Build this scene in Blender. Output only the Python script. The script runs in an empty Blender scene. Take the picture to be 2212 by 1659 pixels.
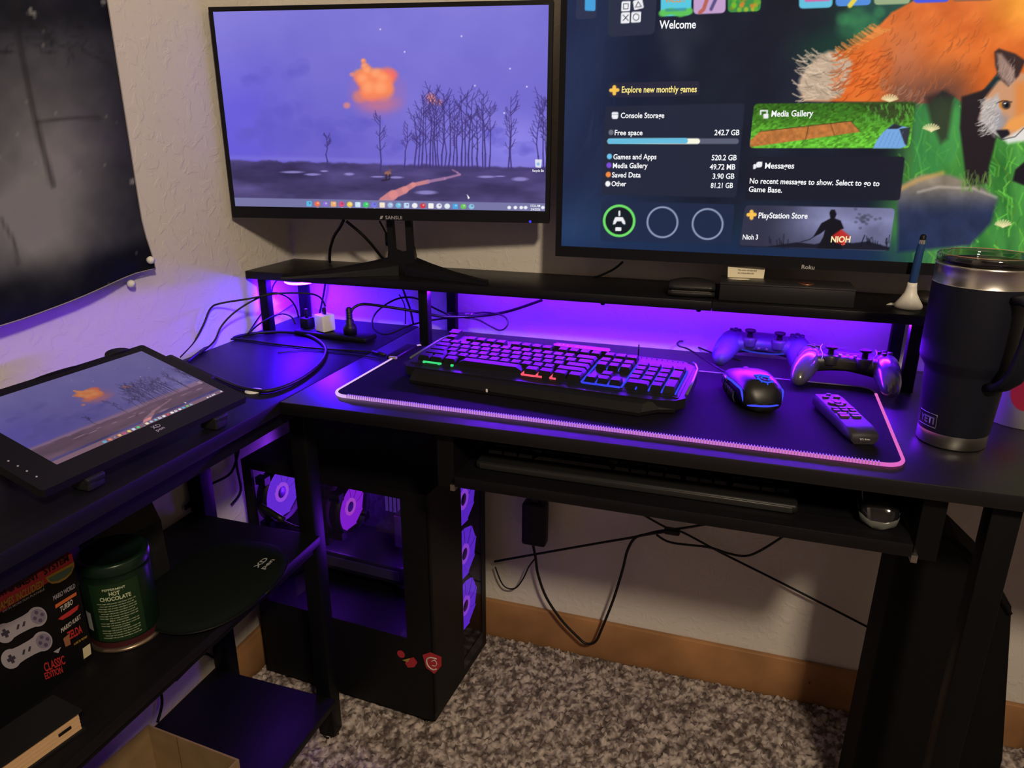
import bpy, bmesh, math, random
import numpy as np
from mathutils import Vector, Matrix, Euler
random.seed(7); RNG = np.random.default_rng(7)
scene = bpy.context.scene
COL = scene.collection

# ------------------------------------------------------------------ camera
FPX, IW, IH = 1562.79, 2212.0, 1659.0
CAM = np.array([0.952, -1.3752, 1.1239])
_yaw, _pit, _rol = [math.radians(a) for a in (-17.8968, 18.6055, 0.2058)]
_fw = np.array([math.sin(_yaw)*math.cos(_pit), math.cos(_yaw)*math.cos(_pit), -math.sin(_pit)])
_r0 = np.array([math.cos(_yaw), -math.sin(_yaw), 0.0]); _u0 = np.cross(_r0, _fw)
_rt = math.cos(_rol)*_r0 + math.sin(_rol)*_u0
_up = -math.sin(_rol)*_r0 + math.cos(_rol)*_u0
cd = bpy.data.cameras.new('camera'); cam = bpy.data.objects.new('camera', cd); COL.objects.link(cam)
cd.sensor_width = 36.0; cd.lens = FPX/IW*36.0; cd.clip_start = 0.02; cd.clip_end = 50
M = Matrix(((_rt[0], _up[0], -_fw[0], CAM[0]), (_rt[1], _up[1], -_fw[1], CAM[1]), (_rt[2], _up[2], -_fw[2], CAM[2]), (0, 0, 0, 1)))
cam.matrix_world = M
scene.camera = cam

def ray(px, py): return _fw + _rt*(px-IW/2)/FPX - _up*(py-IH/2)/FPX
def on(px, py, ax, v):
    d = ray(px, py); t = (v-CAM[ax])/d[ax]; return Vector(CAM + t*d)
def onX(px, py, v): return on(px, py, 0, v)
def onY(px, py, v): return on(px, py, 1, v)
def onZ(px, py, v): return on(px, py, 2, v)
def onP(px, py, p0, n):
    d = ray(px, py); p0 = np.array(p0); n = np.array(n); t = ((p0-CAM)@n)/(d@n); return Vector(CAM+t*d)
def proj(P):
    D = np.asarray(P) - CAM; z = D@_fw
    return IW/2 + FPX*(D@_rt)/z, IH/2 - FPX*(D@_up)/z

# ------------------------------------------------------------------ world, lights, exposure
w = bpy.data.worlds.new('world'); scene.world = w; w.use_nodes = True
w.node_tree.nodes['Background'].inputs[0].default_value = (0.9, 0.8, 0.85, 1)
w.node_tree.nodes['Background'].inputs[1].default_value = 0.03
vs = scene.view_settings
vs.view_transform = 'Standard'; vs.look = 'None'; vs.exposure = 0.0; vs.gamma = 1.0; vs.use_curve_mapping = False

def light(name, kind, loc, energy, color, **kw):
    l = bpy.data.lights.new(name, kind); l.energy = energy; l.color = color
    for k, v in kw.items(): setattr(l, k, v)
    o = bpy.data.objects.new(name, l); COL.objects.link(o); o.location = loc
    return o
LAMP = Vector((1.62, -1.95, 2.05))
room_lamp_light = light('room_lamp_light', 'AREA', LAMP, 31.0, (1.0, 0.82, 0.59), shape='DISK', size=0.20)
LAMP_DIR = (Vector((0.45, 0.0, 1.15))-LAMP).normalized()
room_lamp_light.rotation_euler = LAMP_DIR.to_track_quat('-Z', 'Y').to_euler()
PURPLE = (0.15, 0.006, 1.0)

# ------------------------------------------------------------------ materials
MATS = {}
def mat(name, color=(0.5, 0.5, 0.5), rough=0.5, metal=0.0, spec=0.25, emit=None, estr=1.0, noise=None, bump=None, alpha=None, coat=0.0, trans=0.0):
    """noise=(scale, amount) colour variation; bump=(scale, strength, distance)"""
    if name in MATS: return MATS[name]
    m = bpy.data.materials.new(name); m.use_nodes = True; nt = m.node_tree
    b = nt.nodes['Principled BSDF']
    b.inputs['Base Color'].default_value = (*color, 1)
    b.inputs['Roughness'].default_value = rough; b.inputs['Metallic'].default_value = metal
    b.inputs['Specular IOR Level'].default_value = spec
    b.inputs['Coat Weight'].default_value = coat
    b.inputs['Transmission Weight'].default_value = trans
    tc = None
    if noise or bump:
        tc = nt.nodes.new('ShaderNodeTexCoord')
    if noise:
        n = nt.nodes.new('ShaderNodeTexNoise'); n.inputs['Scale'].default_value = noise[0]; n.inputs['Detail'].default_value = 4
        nt.links.new(tc.outputs['Object'], n.inputs['Vector'])
        r = nt.nodes.new('ShaderNodeValToRGB'); a = noise[1]
        r.color_ramp.elements[0].position = 0.3; r.color_ramp.elements[1].position = 0.7
        r.color_ramp.elements[0].color = (*[c*(1-a) for c in color], 1)
        r.color_ramp.elements[1].color = (*[min(1, c*(1+a)) for c in color], 1)
        nt.links.new(n.outputs['Fac'], r.inputs['Fac']); nt.links.new(r.outputs['Color'], b.inputs['Base Color'])
    if bump:
        n2 = nt.nodes.new('ShaderNodeTexNoise'); n2.inputs['Scale'].default_value = bump[0]; n2.inputs['Detail'].default_value = 3
        nt.links.new(tc.outputs['Object'], n2.inputs['Vector'])
        bp = nt.nodes.new('ShaderNodeBump'); bp.inputs['Strength'].default_value = bump[1]; bp.inputs['Distance'].default_value = bump[2]
        nt.links.new(n2.outputs['Fac'], bp.inputs['Height']); nt.links.new(bp.outputs['Normal'], b.inputs['Normal'])
    if emit:
        b.inputs['Emission Color'].default_value = (*emit, 1); b.inputs['Emission Strength'].default_value = estr
    MATS[name] = m
    return m
def srgb(r, g, b):
    f = lambda c: (c/255/12.92 if c/255 <= 0.04045 else ((c/255+0.055)/1.055)**2.4)
    return (f(r), f(g), f(b))

# wall: painted knock-down plaster
def wall_mat():
    m = mat('wall_paint', (0.70, 0.655, 0.60), 0.85, spec=0.2); nt = m.node_tree; b = nt.nodes['Principled BSDF']
    tc = nt.nodes.new('ShaderNodeTexCoord')
    n1 = nt.nodes.new('ShaderNodeTexNoise'); n1.inputs['Scale'].default_value = 38; n1.inputs['Detail'].default_value = 5; n1.inputs['Distortion'].default_value = 0.8
    r = nt.nodes.new('ShaderNodeValToRGB'); r.color_ramp.elements[0].position = 0.52; r.color_ramp.elements[1].position = 0.60
    n2 = nt.nodes.new('ShaderNodeTexNoise'); n2.inputs['Scale'].default_value = 260
    ad = nt.nodes.new('ShaderNodeMath'); ad.operation = 'MULTIPLY_ADD'; ad.inputs[1].default_value = 0.25
    bp = nt.nodes.new('ShaderNodeBump'); bp.inputs['Strength'].default_value = 0.35; bp.inputs['Distance'].default_value = 0.0016
    nt.links.new(tc.outputs['Object'], n1.inputs['Vector']); nt.links.new(tc.outputs['Object'], n2.inputs['Vector'])
    nt.links.new(n1.outputs['Fac'], r.inputs['Fac']); nt.links.new(n2.outputs['Fac'], ad.inputs[0]); nt.links.new(r.outputs['Color'], ad.inputs[2])
    nt.links.new(ad.outputs[0], bp.inputs['Height']); nt.links.new(bp.outputs['Normal'], b.inputs['Normal'])
    return m
WALL = wall_mat()
def laminate(name, axis, base=(0.0045, 0.0042, 0.0055), rough=0.30):
    m = mat(name, base, rough, spec=0.22); nt = m.node_tree; b = nt.nodes['Principled BSDF']
    tc = nt.nodes.new('ShaderNodeTexCoord'); mp = nt.nodes.new('ShaderNodeMapping')
    s = [160, 160, 160]; s[axis] = 7; mp.inputs['Scale'].default_value = s
    n = nt.nodes.new('ShaderNodeTexNoise'); n.inputs['Scale'].default_value = 1.0; n.inputs['Detail'].default_value = 5
    nt.links.new(tc.outputs['Object'], mp.inputs['Vector']); nt.links.new(mp.outputs['Vector'], n.inputs['Vector'])
    bp = nt.nodes.new('ShaderNodeBump'); bp.inputs['Strength'].default_value = 0.16; bp.inputs['Distance'].default_value = 0.0008
    nt.links.new(n.outputs['Fac'], bp.inputs['Height']); nt.links.new(bp.outputs['Normal'], b.inputs['Normal'])
    r = nt.nodes.new('ShaderNodeValToRGB'); r.color_ramp.elements[0].color = (*[c*0.6 for c in base], 1); r.color_ramp.elements[1].color = (*[c*1.7 for c in base], 1)
    nt.links.new(n.outputs['Fac'], r.inputs['Fac']); nt.links.new(r.outputs['Color'], b.inputs['Base Color'])
    return m
LAM_X = laminate('black_laminate_x', 0, rough=0.36); _b = LAM_X.node_tree.nodes['Principled BSDF']; _b.inputs['Specular IOR Level'].default_value = 0.22; _b.inputs['Coat Weight'].default_value = 1.0; _b.inputs['Coat IOR'].default_value = 1.30; _b.inputs['Coat Roughness'].default_value = 0.44;
LAM_S = laminate('black_laminate_shelf', 0, rough=0.42)
LAM_Y = laminate('black_laminate_y', 1, rough=0.46)
STEEL_BLACK = mat('black_powder_steel', (0.004, 0.004, 0.0045), 0.45, spec=0.14)
BLACK_PL = mat('black_plastic', (0.006, 0.006, 0.007), 0.42, spec=0.2)
BLACK_MATTE = mat('black_matte', (0.011, 0.011, 0.012), 0.7, spec=0.3, bump=(900, 0.2, 0.0004))
BEZEL = mat('bezel_plastic', (0.006, 0.006, 0.008), 0.4, spec=0.2)
KEYCAP = mat('keycap_plastic', (0.008, 0.008, 0.010), 0.5, spec=0.16)
CABLE = mat('cable_rubber', (0.005, 0.005, 0.006), 0.45, spec=0.35)
WHITE_PL = mat('white_plastic', (0.78, 0.77, 0.74), 0.4)
GREY_PRINT = mat('grey_print', (0.38, 0.38, 0.38), 0.5)

def emis(name, col, s=1.0):
    return mat(name, (0, 0, 0), 0.6, spec=0.0, emit=col, estr=s)
def vcol_mat(name, emissive, rough=0.5, spec=0.3, strength=1.0):
    if name in MATS: return MATS[name]
    m = mat(name, (0, 0, 0), rough, spec=spec); nt = m.node_tree; b = nt.nodes['Principled BSDF']
    a = nt.nodes.new('ShaderNodeAttribute'); a.attribute_name = 'Col'
    if emissive:
        nt.links.new(a.outputs['Color'], b.inputs['Emission Color']); b.inputs['Emission Strength'].default_value = strength
    else:
        nt.links.new(a.outputs['Color'], b.inputs['Base Color'])
    return m

# ------------------------------------------------------------------ mesh builder
class MB:
    def __init__(s): s.v = []; s.f = []; s.smooth = []
    def add(s, V, F, sm=False, Mx=None):
        o = len(s.v)
        for p in V:
            p = Vector(p); s.v.append(tuple(Mx @ p) if Mx else tuple(p))
        for f in F: s.f.append(tuple(i+o for i in f)); s.smooth.append(sm)
        return s
    def box(s, a, b, Mx=None):
        x0, y0, z0 = a; x1, y1, z1 = b
        V = [(x0,y0,z0),(x1,y0,z0),(x1,y1,z0),(x0,y1,z0),(x0,y0,z1),(x1,y0,z1),(x1,y1,z1),(x0,y1,z1)]
        F = [(3,2,1,0),(4,5,6,7),(0,1,5,4),(1,2,6,5),(2,3,7,6),(3,0,4,7)]
        return s.add(V, F, False, Mx)
    def rbox(s, a, b, r=0.002, seg=2, Mx=None, sm=True):
        bm = bmesh.new(); m2 = MB().box(a, b)
        vs_ = [bm.verts.new(p) for p in m2.v]; [bm.faces.new([vs_[i] for i in f]) for f in m2.f]
        bmesh.ops.bevel(bm, geom=list(bm.edges), offset=r, segments=seg, profile=0.5, affect='EDGES')
        bm.verts.index_update()
        s.add([v.co[:] for v in bm.verts], [[v.index for v in f.verts] for f in bm.faces], sm, Mx); bm.free(); return s
    def loft(s, rings, cap0=True, cap1=True, closed=True, sm=True, Mx=None):
        n = len(rings[0]); V = [p for r in rings for p in r]; F = []
        for i in range(len(rings)-1):
            for j in range(n if closed else n-1):
                k = (j+1) % n; F.append((i*n+j, i*n+k, (i+1)*n+k, (i+1)*n+j))
        if cap0: F.append(tuple(range(n-1, -1, -1)))
        if cap1: F.append(tuple((len(rings)-1)*n+j for j in range(n)))
        return s.add(V, F, sm, Mx)
    def lathe(s, prof, seg=40, c=(0, 0, 0), cap0=False, cap1=False, Mx=None):
        rings = [[(c[0]+r*math.cos(2*math.pi*j/seg), c[1]+r*math.sin(2*math.pi*j/seg), c[2]+z) for j in range(seg)] for r, z in prof]
        return s.loft(rings, cap0, cap1, True, True, Mx)
    def tube(s, pts, r=0.002, sides=7, smooth=4, flat=1.0):
        P = [Vector(p) for p in pts]
        if smooth > 1 and len(P) > 2:
            Q = []
            for i in range(len(P)-1):
                p0 = P[max(i-1, 0)]; p1 = P[i]; p2 = P[i+1]; p3 = P[min(i+2, len(P)-1)]
                for k in range(smooth):
                    t = k/smooth
                    Q.append(0.5*((2*p1)+(p2-p0)*t+(2*p0-5*p1+4*p2-p3)*t*t+(3*p1-p0-3*p2+p3)*t**3))
            Q.append(P[-1]); P = Q
        rings = []; up = Vector((0, 0, 1)); side = None
        for i, p in enumerate(P):
            t = (P[min(i+1, len(P)-1)]-P[max(i-1, 0)]).normalized()
            if side is None:
                side = t.cross(up)
                if side.length < 0.01: side = t.cross(Vector((1, 0, 0)))
            else: side = side - t*side.dot(t)
            side.normalize(); nn = side.cross(t)
            rr = r[i*len(r)//len(P)] if isinstance(r, (list, tuple)) else r
            rings.append([tuple(p+side*rr*math.cos(2*math.pi*j/sides)+nn*rr*flat*math.sin(2*math.pi*j/sides)) for j in range(sides)])
        return s.loft(rings)
    def prism(s, poly, z0, z1, Mx=None):
        n = len(poly); V = [(x, y, z0) for x, y in poly]+[(x, y, z1) for x, y in poly]
        F = [tuple(range(n-1, -1, -1)), tuple(range(n, 2*n))]+[(i, (i+1) % n, n+(i+1) % n, n+i) for i in range(n)]
        return s.add(V, F, False, Mx)
    def mesh(s, name):
        me = bpy.data.meshes.new(name); me.from_pydata(s.v, [], s.f)
        me.polygons.foreach_set('use_smooth', s.smooth); me.update()
        bm = bmesh.new(); bm.from_mesh(me); bmesh.ops.recalc_face_normals(bm, faces=bm.faces); bm.to_mesh(me); bm.free()
        return me
    def build(s, name, m, parent=None, loc=None, rot=None):
        me = s.mesh(name); o = bpy.data.objects.new(name, me); COL.objects.link(o)
        me.materials.append(m)
        if parent: o.parent = parent
        if loc is not None: o.location = loc
        if rot is not None: o.rotation_euler = rot
        return o
def auto(o, ang=35):
    """sharp edges above angle so smooth-shaded meshes keep crisp corners"""
    me = o.data; bm = bmesh.new(); bm.from_mesh(me)
    for e in bm.edges:
        if len(e.link_faces) == 2 and e.calc_face_angle(0) > math.radians(ang): e.smooth = False
    bm.to_mesh(me); bm.free(); return o
def thing(name, label, cat, loc=(0, 0, 0), rz=0, group=None, rot=None):
    o = bpy.data.objects.new(name, None); COL.objects.link(o); o.empty_display_size = 0.02
    o.location = loc; o.rotation_euler = rot if rot else (0, 0, rz)
    o['label'] = label; o['category'] = cat
    if group: o['group'] = group
    return o
def tag(o, label, cat, group=None):
    o['label'] = label; o['category'] = cat
    if group: o['group'] = group
    return o
def struct(o): o['kind'] = 'structure'; return o
def copy_tree(o, parent=None):
    c = o.copy(); COL.objects.link(c)
    if parent: c.parent = parent
    for ch in o.children: copy_tree(ch, c)
    return c
def rrect(w, h, r, n=5):
    out = []
    for cx, cy, a0 in ((w/2-r, h/2-r, 0), (-w/2+r, h/2-r, 90), (-w/2+r, -h/2+r, 180), (w/2-r, -h/2+r, 270)):
        for k in range(n+1):
            a = math.radians(a0+90*k/n); out.append((cx+r*math.cos(a), cy+r*math.sin(a)))
    return out
def text_mesh(body, size=1.0, bold=0.0, extrude=0.0, shear=0.0, align='LEFT'):
    cu = bpy.data.curves.new('t', 'FONT'); cu.body = body; cu.size = size; cu.offset = bold; cu.extrude = extrude; cu.shear = shear
    cu.align_x = align; cu.resolution_u = 3
    o = bpy.data.objects.new('t', cu); me = bpy.data.meshes.new_from_object(o)
    bpy.data.objects.remove(o); bpy.data.curves.remove(cu)
    return me
def text_on(name, body, m, parent, width, height=None, origin=(0, 0, 0), bold=0.012, shear=0.0, fn=None, extrude=0.0):
    """text laid in local XY at origin, scaled to width (and cap height); fn maps (x,y,z)->local position"""
    me = text_mesh(body, 1.0, bold, extrude, shear)
    n = len(me.vertices); co = np.empty(n*3, dtype=np.float32); me.vertices.foreach_get('co', co); co = co.reshape(-1, 3)
    x0, x1 = co[:, 0].min(), co[:, 0].max(); sx = width/(x1-x0)
    sy = sx if height is None else height/0.70
    co[:, 0] = (co[:, 0]-x0)*sx; co[:, 1] *= sy; co[:, 2] *= sx
    if fn is None: co += np.array(origin, dtype=np.float32)
    else: co = np.array([fn(*p) for p in co], dtype=np.float32)
    me.vertices.foreach_set('co', co.ravel()); me.update(); me.materials.clear(); me.materials.append(m)
    o = bpy.data.objects.new(name, me); COL.objects.link(o)
    if parent: o.parent = parent
    return o
def color_grid(name, pts, nx, ny, rgb, m, parent=None):
    """grid mesh with a colour attribute. pts (ny*nx,3), rgb sRGB 0..1 (ny*nx,3)"""
    me = bpy.data.meshes.new(name)
    i = np.arange(nx-1); j = np.arange(ny-1); I, J = np.meshgrid(i, j); a = (J*nx+I).ravel()
    F = np.stack([a, a+1, a+nx+1, a+nx], 1).astype(np.int32)
    me.vertices.add(nx*ny); me.vertices.foreach_set('co', np.asarray(pts, dtype=np.float32).ravel())
    me.loops.add(F.size); me.loops.foreach_set('vertex_index', F.ravel())
    me.polygons.add(len(F)); me.polygons.foreach_set('loop_start', np.arange(0, F.size, 4, dtype=np.int32))
    me.polygons.foreach_set('loop_total', np.full(len(F), 4, dtype=np.int32))
    me.update(calc_edges=True)
    c = np.clip(rgb, 0, 1); lin = np.where(c <= 0.04045, c/12.92, ((c+0.055)/1.055)**2.4)
    at = me.color_attributes.new('Col', 'FLOAT_COLOR', 'POINT')
    at.data.foreach_set('color', np.concatenate([lin, np.ones((len(lin), 1))], 1).astype(np.float32).ravel())
    me.materials.append(m); me.validate()
    o = bpy.data.objects.new(name, me); COL.objects.link(o)
    if parent: o.parent = parent
    return o

# ------------------------------------------------------------------ tiny painting kit (sRGB arrays)
def fbm(X, Y, scale, seed=0, octv=4):
    out = np.zeros_like(X); amp = 1.0; tot = 0
    for k in range(octv):
        g = np.random.default_rng(seed*31+k).random((64, 64)); s = scale/(2**k)
        u = X/s; v = Y/s; iu = np.floor(u).astype(int); iv = np.floor(v).astype(int); fu = u-iu; fv = v-iv
        fu = fu*fu*(3-2*fu); fv = fv*fv*(3-2*fv); a = lambda di, dj: g[(iv+dj) % 64, (iu+di) % 64]
        out += amp*((a(0,0)*(1-fu)+a(1,0)*fu)*(1-fv)+(a(0,1)*(1-fu)+a(1,1)*fu)*fv); tot += amp; amp *= 0.5
    return out/tot
def sst(a, b, x):
    t = np.clip((x-a)/(b-a), 0, 1); return t*t*(3-2*t)
class Paint:
    def __init__(s, X, Y):
        s.X = X; s.Y = Y; s.img = np.zeros((len(X), 3))
    def mix(s, mask, col, idx=None):
        c = np.asarray(col, dtype=float)
        if c.max() > 1.01: c = c/255.0
        if idx is None: s.img += (c-s.img)*mask[:, None]
        else: s.img[idx] += (c-s.img[idx])*mask[:, None]
    def near(s, pts, pad):
        p = np.asarray(pts, dtype=float); lo = p.min(0)-pad; hi = p.max(0)+pad
        return np.nonzero((s.X > lo[0]) & (s.X < hi[0]) & (s.Y > lo[1]) & (s.Y < hi[1]))[0]
    def segd(s, idx, pts):
        X = s.X[idx]; Y = s.Y[idx]; d = np.full(len(idx), 1e9)
        for (x0, y0), (x1, y1) in zip(pts[:-1], pts[1:]):
            dx, dy = x1-x0, y1-y0; L = dx*dx+dy*dy+1e-9
            t = np.clip(((X-x0)*dx+(Y-y0)*dy)/L, 0, 1); d = np.minimum(d, np.hypot(X-x0-t*dx, Y-y0-t*dy))
        return d
    def stroke(s, pts, wd, col, a=1.0, soft=1.5):
        idx = s.near(pts, wd+soft)
        if len(idx): s.mix(a*np.clip((wd/2+soft/2-s.segd(idx, pts))/soft, 0, 1), col, idx)
    def poly(s, pts, col, a=1.0, soft=1.5):
        idx = s.near(pts, soft+1)
        if not len(idx): return
        X = s.X[idx]; Y = s.Y[idx]; ins = np.zeros(len(idx), bool); P = list(pts)
        for (x0, y0), (x1, y1) in zip(P, P[1:]+P[:1]):
            if y0 == y1: continue
            c = ((y0 > Y) != (y1 > Y)) & (X < (x1-x0)*(Y-y0)/(y1-y0)+x0); ins ^= c
        d = s.segd(idx, P+P[:1]); sd = np.where(ins, d, -d)
        mk = a*np.clip(0.5+sd/soft, 0, 1)
        if callable(col): col = col(X, Y)
        c = np.asarray(col, dtype=float)
        if c.max() > 1.01: c = c/255.0
        s.img[idx] += (c-s.img[idx])*mk[:, None]
    def blob(s, cx, cy, rx, ry, col, a=1.0, soft=0.3):
        idx = s.near([(cx-rx*1.4, cy-ry*1.4), (cx+rx*1.4, cy+ry*1.4)], 2)
        if len(idx):
            d = np.hypot((s.X[idx]-cx)/rx, (s.Y[idx]-cy)/ry); s.mix(a*np.clip((1+soft/2-d)/soft, 0, 1), col, idx)
def rquad(q, r):
    """round the corners of a quad"""
    out = []; n = len(q)
    for i in range(n):
        p = np.array(q[i], float); a = np.array(q[i-1], float); b = np.array(q[(i+1) % n], float)
        p0 = p+(a-p)/np.linalg.norm(a-p)*r; p1 = p+(b-p)/np.linalg.norm(b-p)*r
        for t in (0, .25, .5, .75, 1): out.append(tuple((1-t)**2*p0+2*t*(1-t)*p+t*t*p1))
    return out
def quadmap(q):
    """unit square (u right, v down) -> quad TL,TR,BR,BL bilinear"""
    q = np.array(q, float)
    return lambda u, v: tuple((1-u)*(1-v)*q[0]+u*(1-v)*q[1]+u*v*q[2]+(1-u)*v*q[3])

# ================================================================== SETTING
RX, RY, RZ = 2.9, -3.2, 2.42
struct(MB().box((-0.1, -3.3, -0.1), (0.0, 0.1, RZ)).build('wall_left', WALL))
struct(MB().box((0.0, 0.0, -0.1), (RX, 0.1, RZ)).build('wall_back', WALL))
struct(MB().box((RX, -3.3, -0.1), (RX+0.1, 0.1, RZ)).build('wall_right', WALL))
struct(MB().box((0.0, -3.3, -0.1), (RX, RY, RZ)).build('wall_front', WALL))
struct(MB().box((-0.1, -3.3, RZ), (RX+0.1, 0.1, RZ+0.1)).build('ceiling', WALL))
CARPET_BASE = mat('carpet_backing', (0.26, 0.215, 0.19), 0.95, spec=0.05, noise=(220, 0.5))
fl = struct(MB().box((0.0, RY, -0.1), (RX, 0.0, 0.0)).build('floor', CARPET_BASE))
def pile():
    x0, x1, y0, y1 = 0.02, 1.75, -0.75, -0.02; st = 0.0042
    nx = int((x1-x0)/st); ny = int((y1-y0)/st)
    gx, gy = np.meshgrid(np.linspace(x0, x1, nx), np.linspace(y0, y1, ny))
    X = gx.ravel()+RNG.normal(0, st*.3, nx*ny); Y = gy.ravel()+RNG.normal(0, st*.3, nx*ny)
    Zh = 0.003+0.010*RNG.random(nx*ny)**1.2*(0.5+fbm(X, Y, .03, 5))
    sp = fbm(X, Y, 0.009, 9, 2); sp2 = RNG.random(nx*ny)
    k = sst(.30, .70, sp*0.7+sp2*0.3)[:, None]
    c = (1-k)*np.array([92, 80, 77])/255+k*np.array([204, 190, 182])/255
    m = vcol_mat('carpet_pile', False, 0.95, 0.05)
    o = color_grid('carpet_pile', np.stack([X, Y, Zh], 1), nx, ny, c, m)
    o['kind'] = 'stuff'; o['label'] = 'speckled brown and beige short pile carpet under the desk'; o['category'] = 'carpet'
pile()
WOODTRIM = mat('pine_trim', (0.40, 0.20, 0.085), 0.45, noise=(9, 0.25))
bb = struct(MB().rbox((0.002, -0.013, 0.0), (RX-0.01, -0.0005, 0.100), 0.003).build('baseboard_back', WOODTRIM))
MB().tube([(x, -0.0135, 0.055) for x in (1.165, 1.166)], 0.003, 8, 1).build('knot', mat('knot', (0.08, 0.03, 0.012), 0.6), bb)
bb2 = struct(MB().rbox((0.0005, RY+.01, 0.0), (0.013, -0.014, 0.100), 0.003).build('baseboard_left', WOODTRIM))
# unseen room lamp; floor stand added, head tilted to favour the upper wall
fl_ = thing('unseen_room_lamp', 'unseen room lamp behind the camera, added as a floor lamp with a tilted round head', 'lamp', (LAMP.x+0.12, LAMP.y-0.12, 0.0))
LM = mat('lamp_metal', (0.3, 0.28, 0.26), 0.4, 1.0); off = Vector((-0.12, 0.12, LAMP.z))
MB().lathe([(0, 0), (0.13, 0), (0.13, 0.015), (0.02, 0.025), (0.011, 0.03)], 32).build('base', LM, fl_)
MB().tube([(0, 0, 0.03), (0, 0, LAMP.z-0.05)], 0.011, 10, 1).build('pole', LM, fl_)
HQ = Matrix.Translation(off)@LAMP_DIR.to_track_quat('-Z', 'Y').to_matrix().to_4x4()
MB().lathe([(0.105, -0.005), (0.120, -0.006), (0.125, 0.0), (0.09, 0.10), (0.03, 0.14), (0, 0.14)], 32, Mx=HQ).build('head', LM, fl_)
MB().lathe([(0.118, 0.006), (0.0, 0.006)], 32, Mx=HQ).build('bulb_disc', emis('lamp_glow', (1.0, 0.82, 0.6), 3.0), fl_)
MB().tube([(0, 0, LAMP.z-0.06), tuple(HQ@Vector((0, 0, 0.13)))], 0.008, 8, 1).build('joint', LM, fl_)

# ================================================================== DESK
H = 0.748
desk = thing('corner_desk', 'black L-shaped corner desk with monitor shelf, keyboard tray and side shelves', 'desk')
XS = 0.302
auto(MB().rbox((XS+0.0006, -0.505, H-0.02), (1.64, -0.020, H), 0.0012, 2).build('main_top', LAM_X, desk))  # right end lengthened out of view to shade the wall below
auto(MB().rbox((0.004, -1.30, H-0.02), (XS-0.0006, -0.008, H), 0.0012, 2).build('side_top', LAM_Y, desk))
# frame rails beneath the tops
for a, b in (((0.32, -0.245, H-0.05), (1.62, -0.22, H-0.021)), ((0.32, -0.050, H-0.05), (1.62, -0.028, H-0.021)),
             ((0.262, -1.28, H-0.05), (0.282, -0.02, H-0.021)), ((0.015, -1.28, H-0.05), (0.035, -0.02, H-0.021))):
    MB().box(a, b).build('frame_rail', STEEL_BLACK, desk)
def leg(x, y, w=0.032, ztop=H-0.021, name='leg'):
    o = MB().rbox((x-w/2, y-w/2, 0.012), (x+w/2, y+w/2, ztop), 0.003).build(name, STEEL_BLACK, desk); auto(o)
    MB().lathe([(0, 0.001), (0.014, 0.001), (0.017, 0.004), (0.017, 0.012)], 16, (x, y, 0)).build('levelling_foot', BLACK_PL, o)
    return o
leg(0.262, -0.398); leg(0.030, -0.40); leg(1.270, -0.470); leg(1.270, -0.055); leg(1.60, -0.470); leg(1.60, -0.055); leg(0.262, -1.26); leg(0.030, -1.26)
# side shelves under the left return
def sshelf(z, name):
    auto(MB().rbox((0.012, -1.275, z-0.016), (0.288, -0.414, z), 0.001).build(name, LAM_Y, desk))
    MB().box((0.258, -1.245, z-0.036), (0.274, -0.415, z-0.0165)).build('shelf_rail', STEEL_BLACK, desk)
sshelf(0.464, 'side_shelf'); sshelf(0.110, 'side_shelf')
# monitor shelf
SF, SZ = -0.172, 0.876
auto(MB().rbox((0.004, SF, SZ-0.0155), (0.905, -0.003, SZ), 0.001).build('monitor_shelf', LAM_S, desk))
auto(MB().rbox((0.9055, SF, SZ-0.0155), (1.262, -0.003, SZ), 0.001).build('monitor_shelf', LAM_S, desk))
def post(x, y, w=0.019, d=0.018):
    auto(MB().rbox((x-w/2, y-d/2, H+0.0005), (x+w/2, y+d/2, SZ-0.0160), 0.0015).build('shelf_post', STEEL_BLACK, desk))
for x in (0.030, 0.383, 1.212):
    post(x, -0.150); post(x, -0.016)
for px in (1303, 1510):
    p = onY(px, 664, -0.15); MB().lathe([(0.0045, 0), (0.0045, -0.004), (0.003, -0.006), (0, -0.006)], 12, (p.x, -0.155, SZ-0.0155)).build('shelf_bolt', STEEL_BLACK, desk)
# keyboard tray
TZ = 0.664
auto(MB().rbox((0.582, -0.500, TZ-0.017), (1.178, -0.20, TZ), 0.001).build('keyboard_tray', LAM_S, desk))
for s, x in ((-1, 0.563), (1, 1.196)):
    MB().box((x-0.013, -0.485, 0.638), (x+0.013, -0.20, H-0.0205)).build('tray_bracket', STEEL_BLACK, desk)
    MB().box((x-s*0.0125-0.0035, -0.492, 0.636), (x-s*0.0125+0.0035, -0.20, 0.646)).build('tray_slide', mat('zinc', (0.45, 0.43, 0.40), 0.35, 1.0), desk)

# ================================================================== PURPLE UNDER-SHELF LIGHTS
def puck(x, y, e, label, r=0.034):
    t = thing('puck_light', label, 'lamp', (x, y, SZ-0.0160), group=None)
    MB().lathe([(0.0, 0.0), (r, 0.0), (r+0.001, -0.003), (r, -0.008), (r-0.003, -0.009)], 36).build('housing', WHITE_PL, t)
    MB().lathe([(r-0.003, -0.008), (r-0.004, -0.0125), (r-0.008, -0.0150), (0.0, -0.016)], 36).build('diffuser', emis('puck_glow', (0.052, 0.002, 1.0), e), t)
    return t
puck(0.082, -0.105, 420.0, 'round purple puck light under the corner end of the monitor shelf')
strip = thing('led_strip', 'hidden purple light tube in an added channel along the front underside of the monitor shelf', 'lamp', (0.80, -0.122, SZ-0.0160))  # hidden strip, set forward to brighten the desk front
MB().box((-0.40, -0.006, -0.0015), (0.40, 0.006, 0.0)).box((-0.40, 0.0045, -0.0095), (0.40, 0.006, -0.0015)).build('channel', BLACK_MATTE, strip)  # rear lip added to keep this tube's light off the wall
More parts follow.
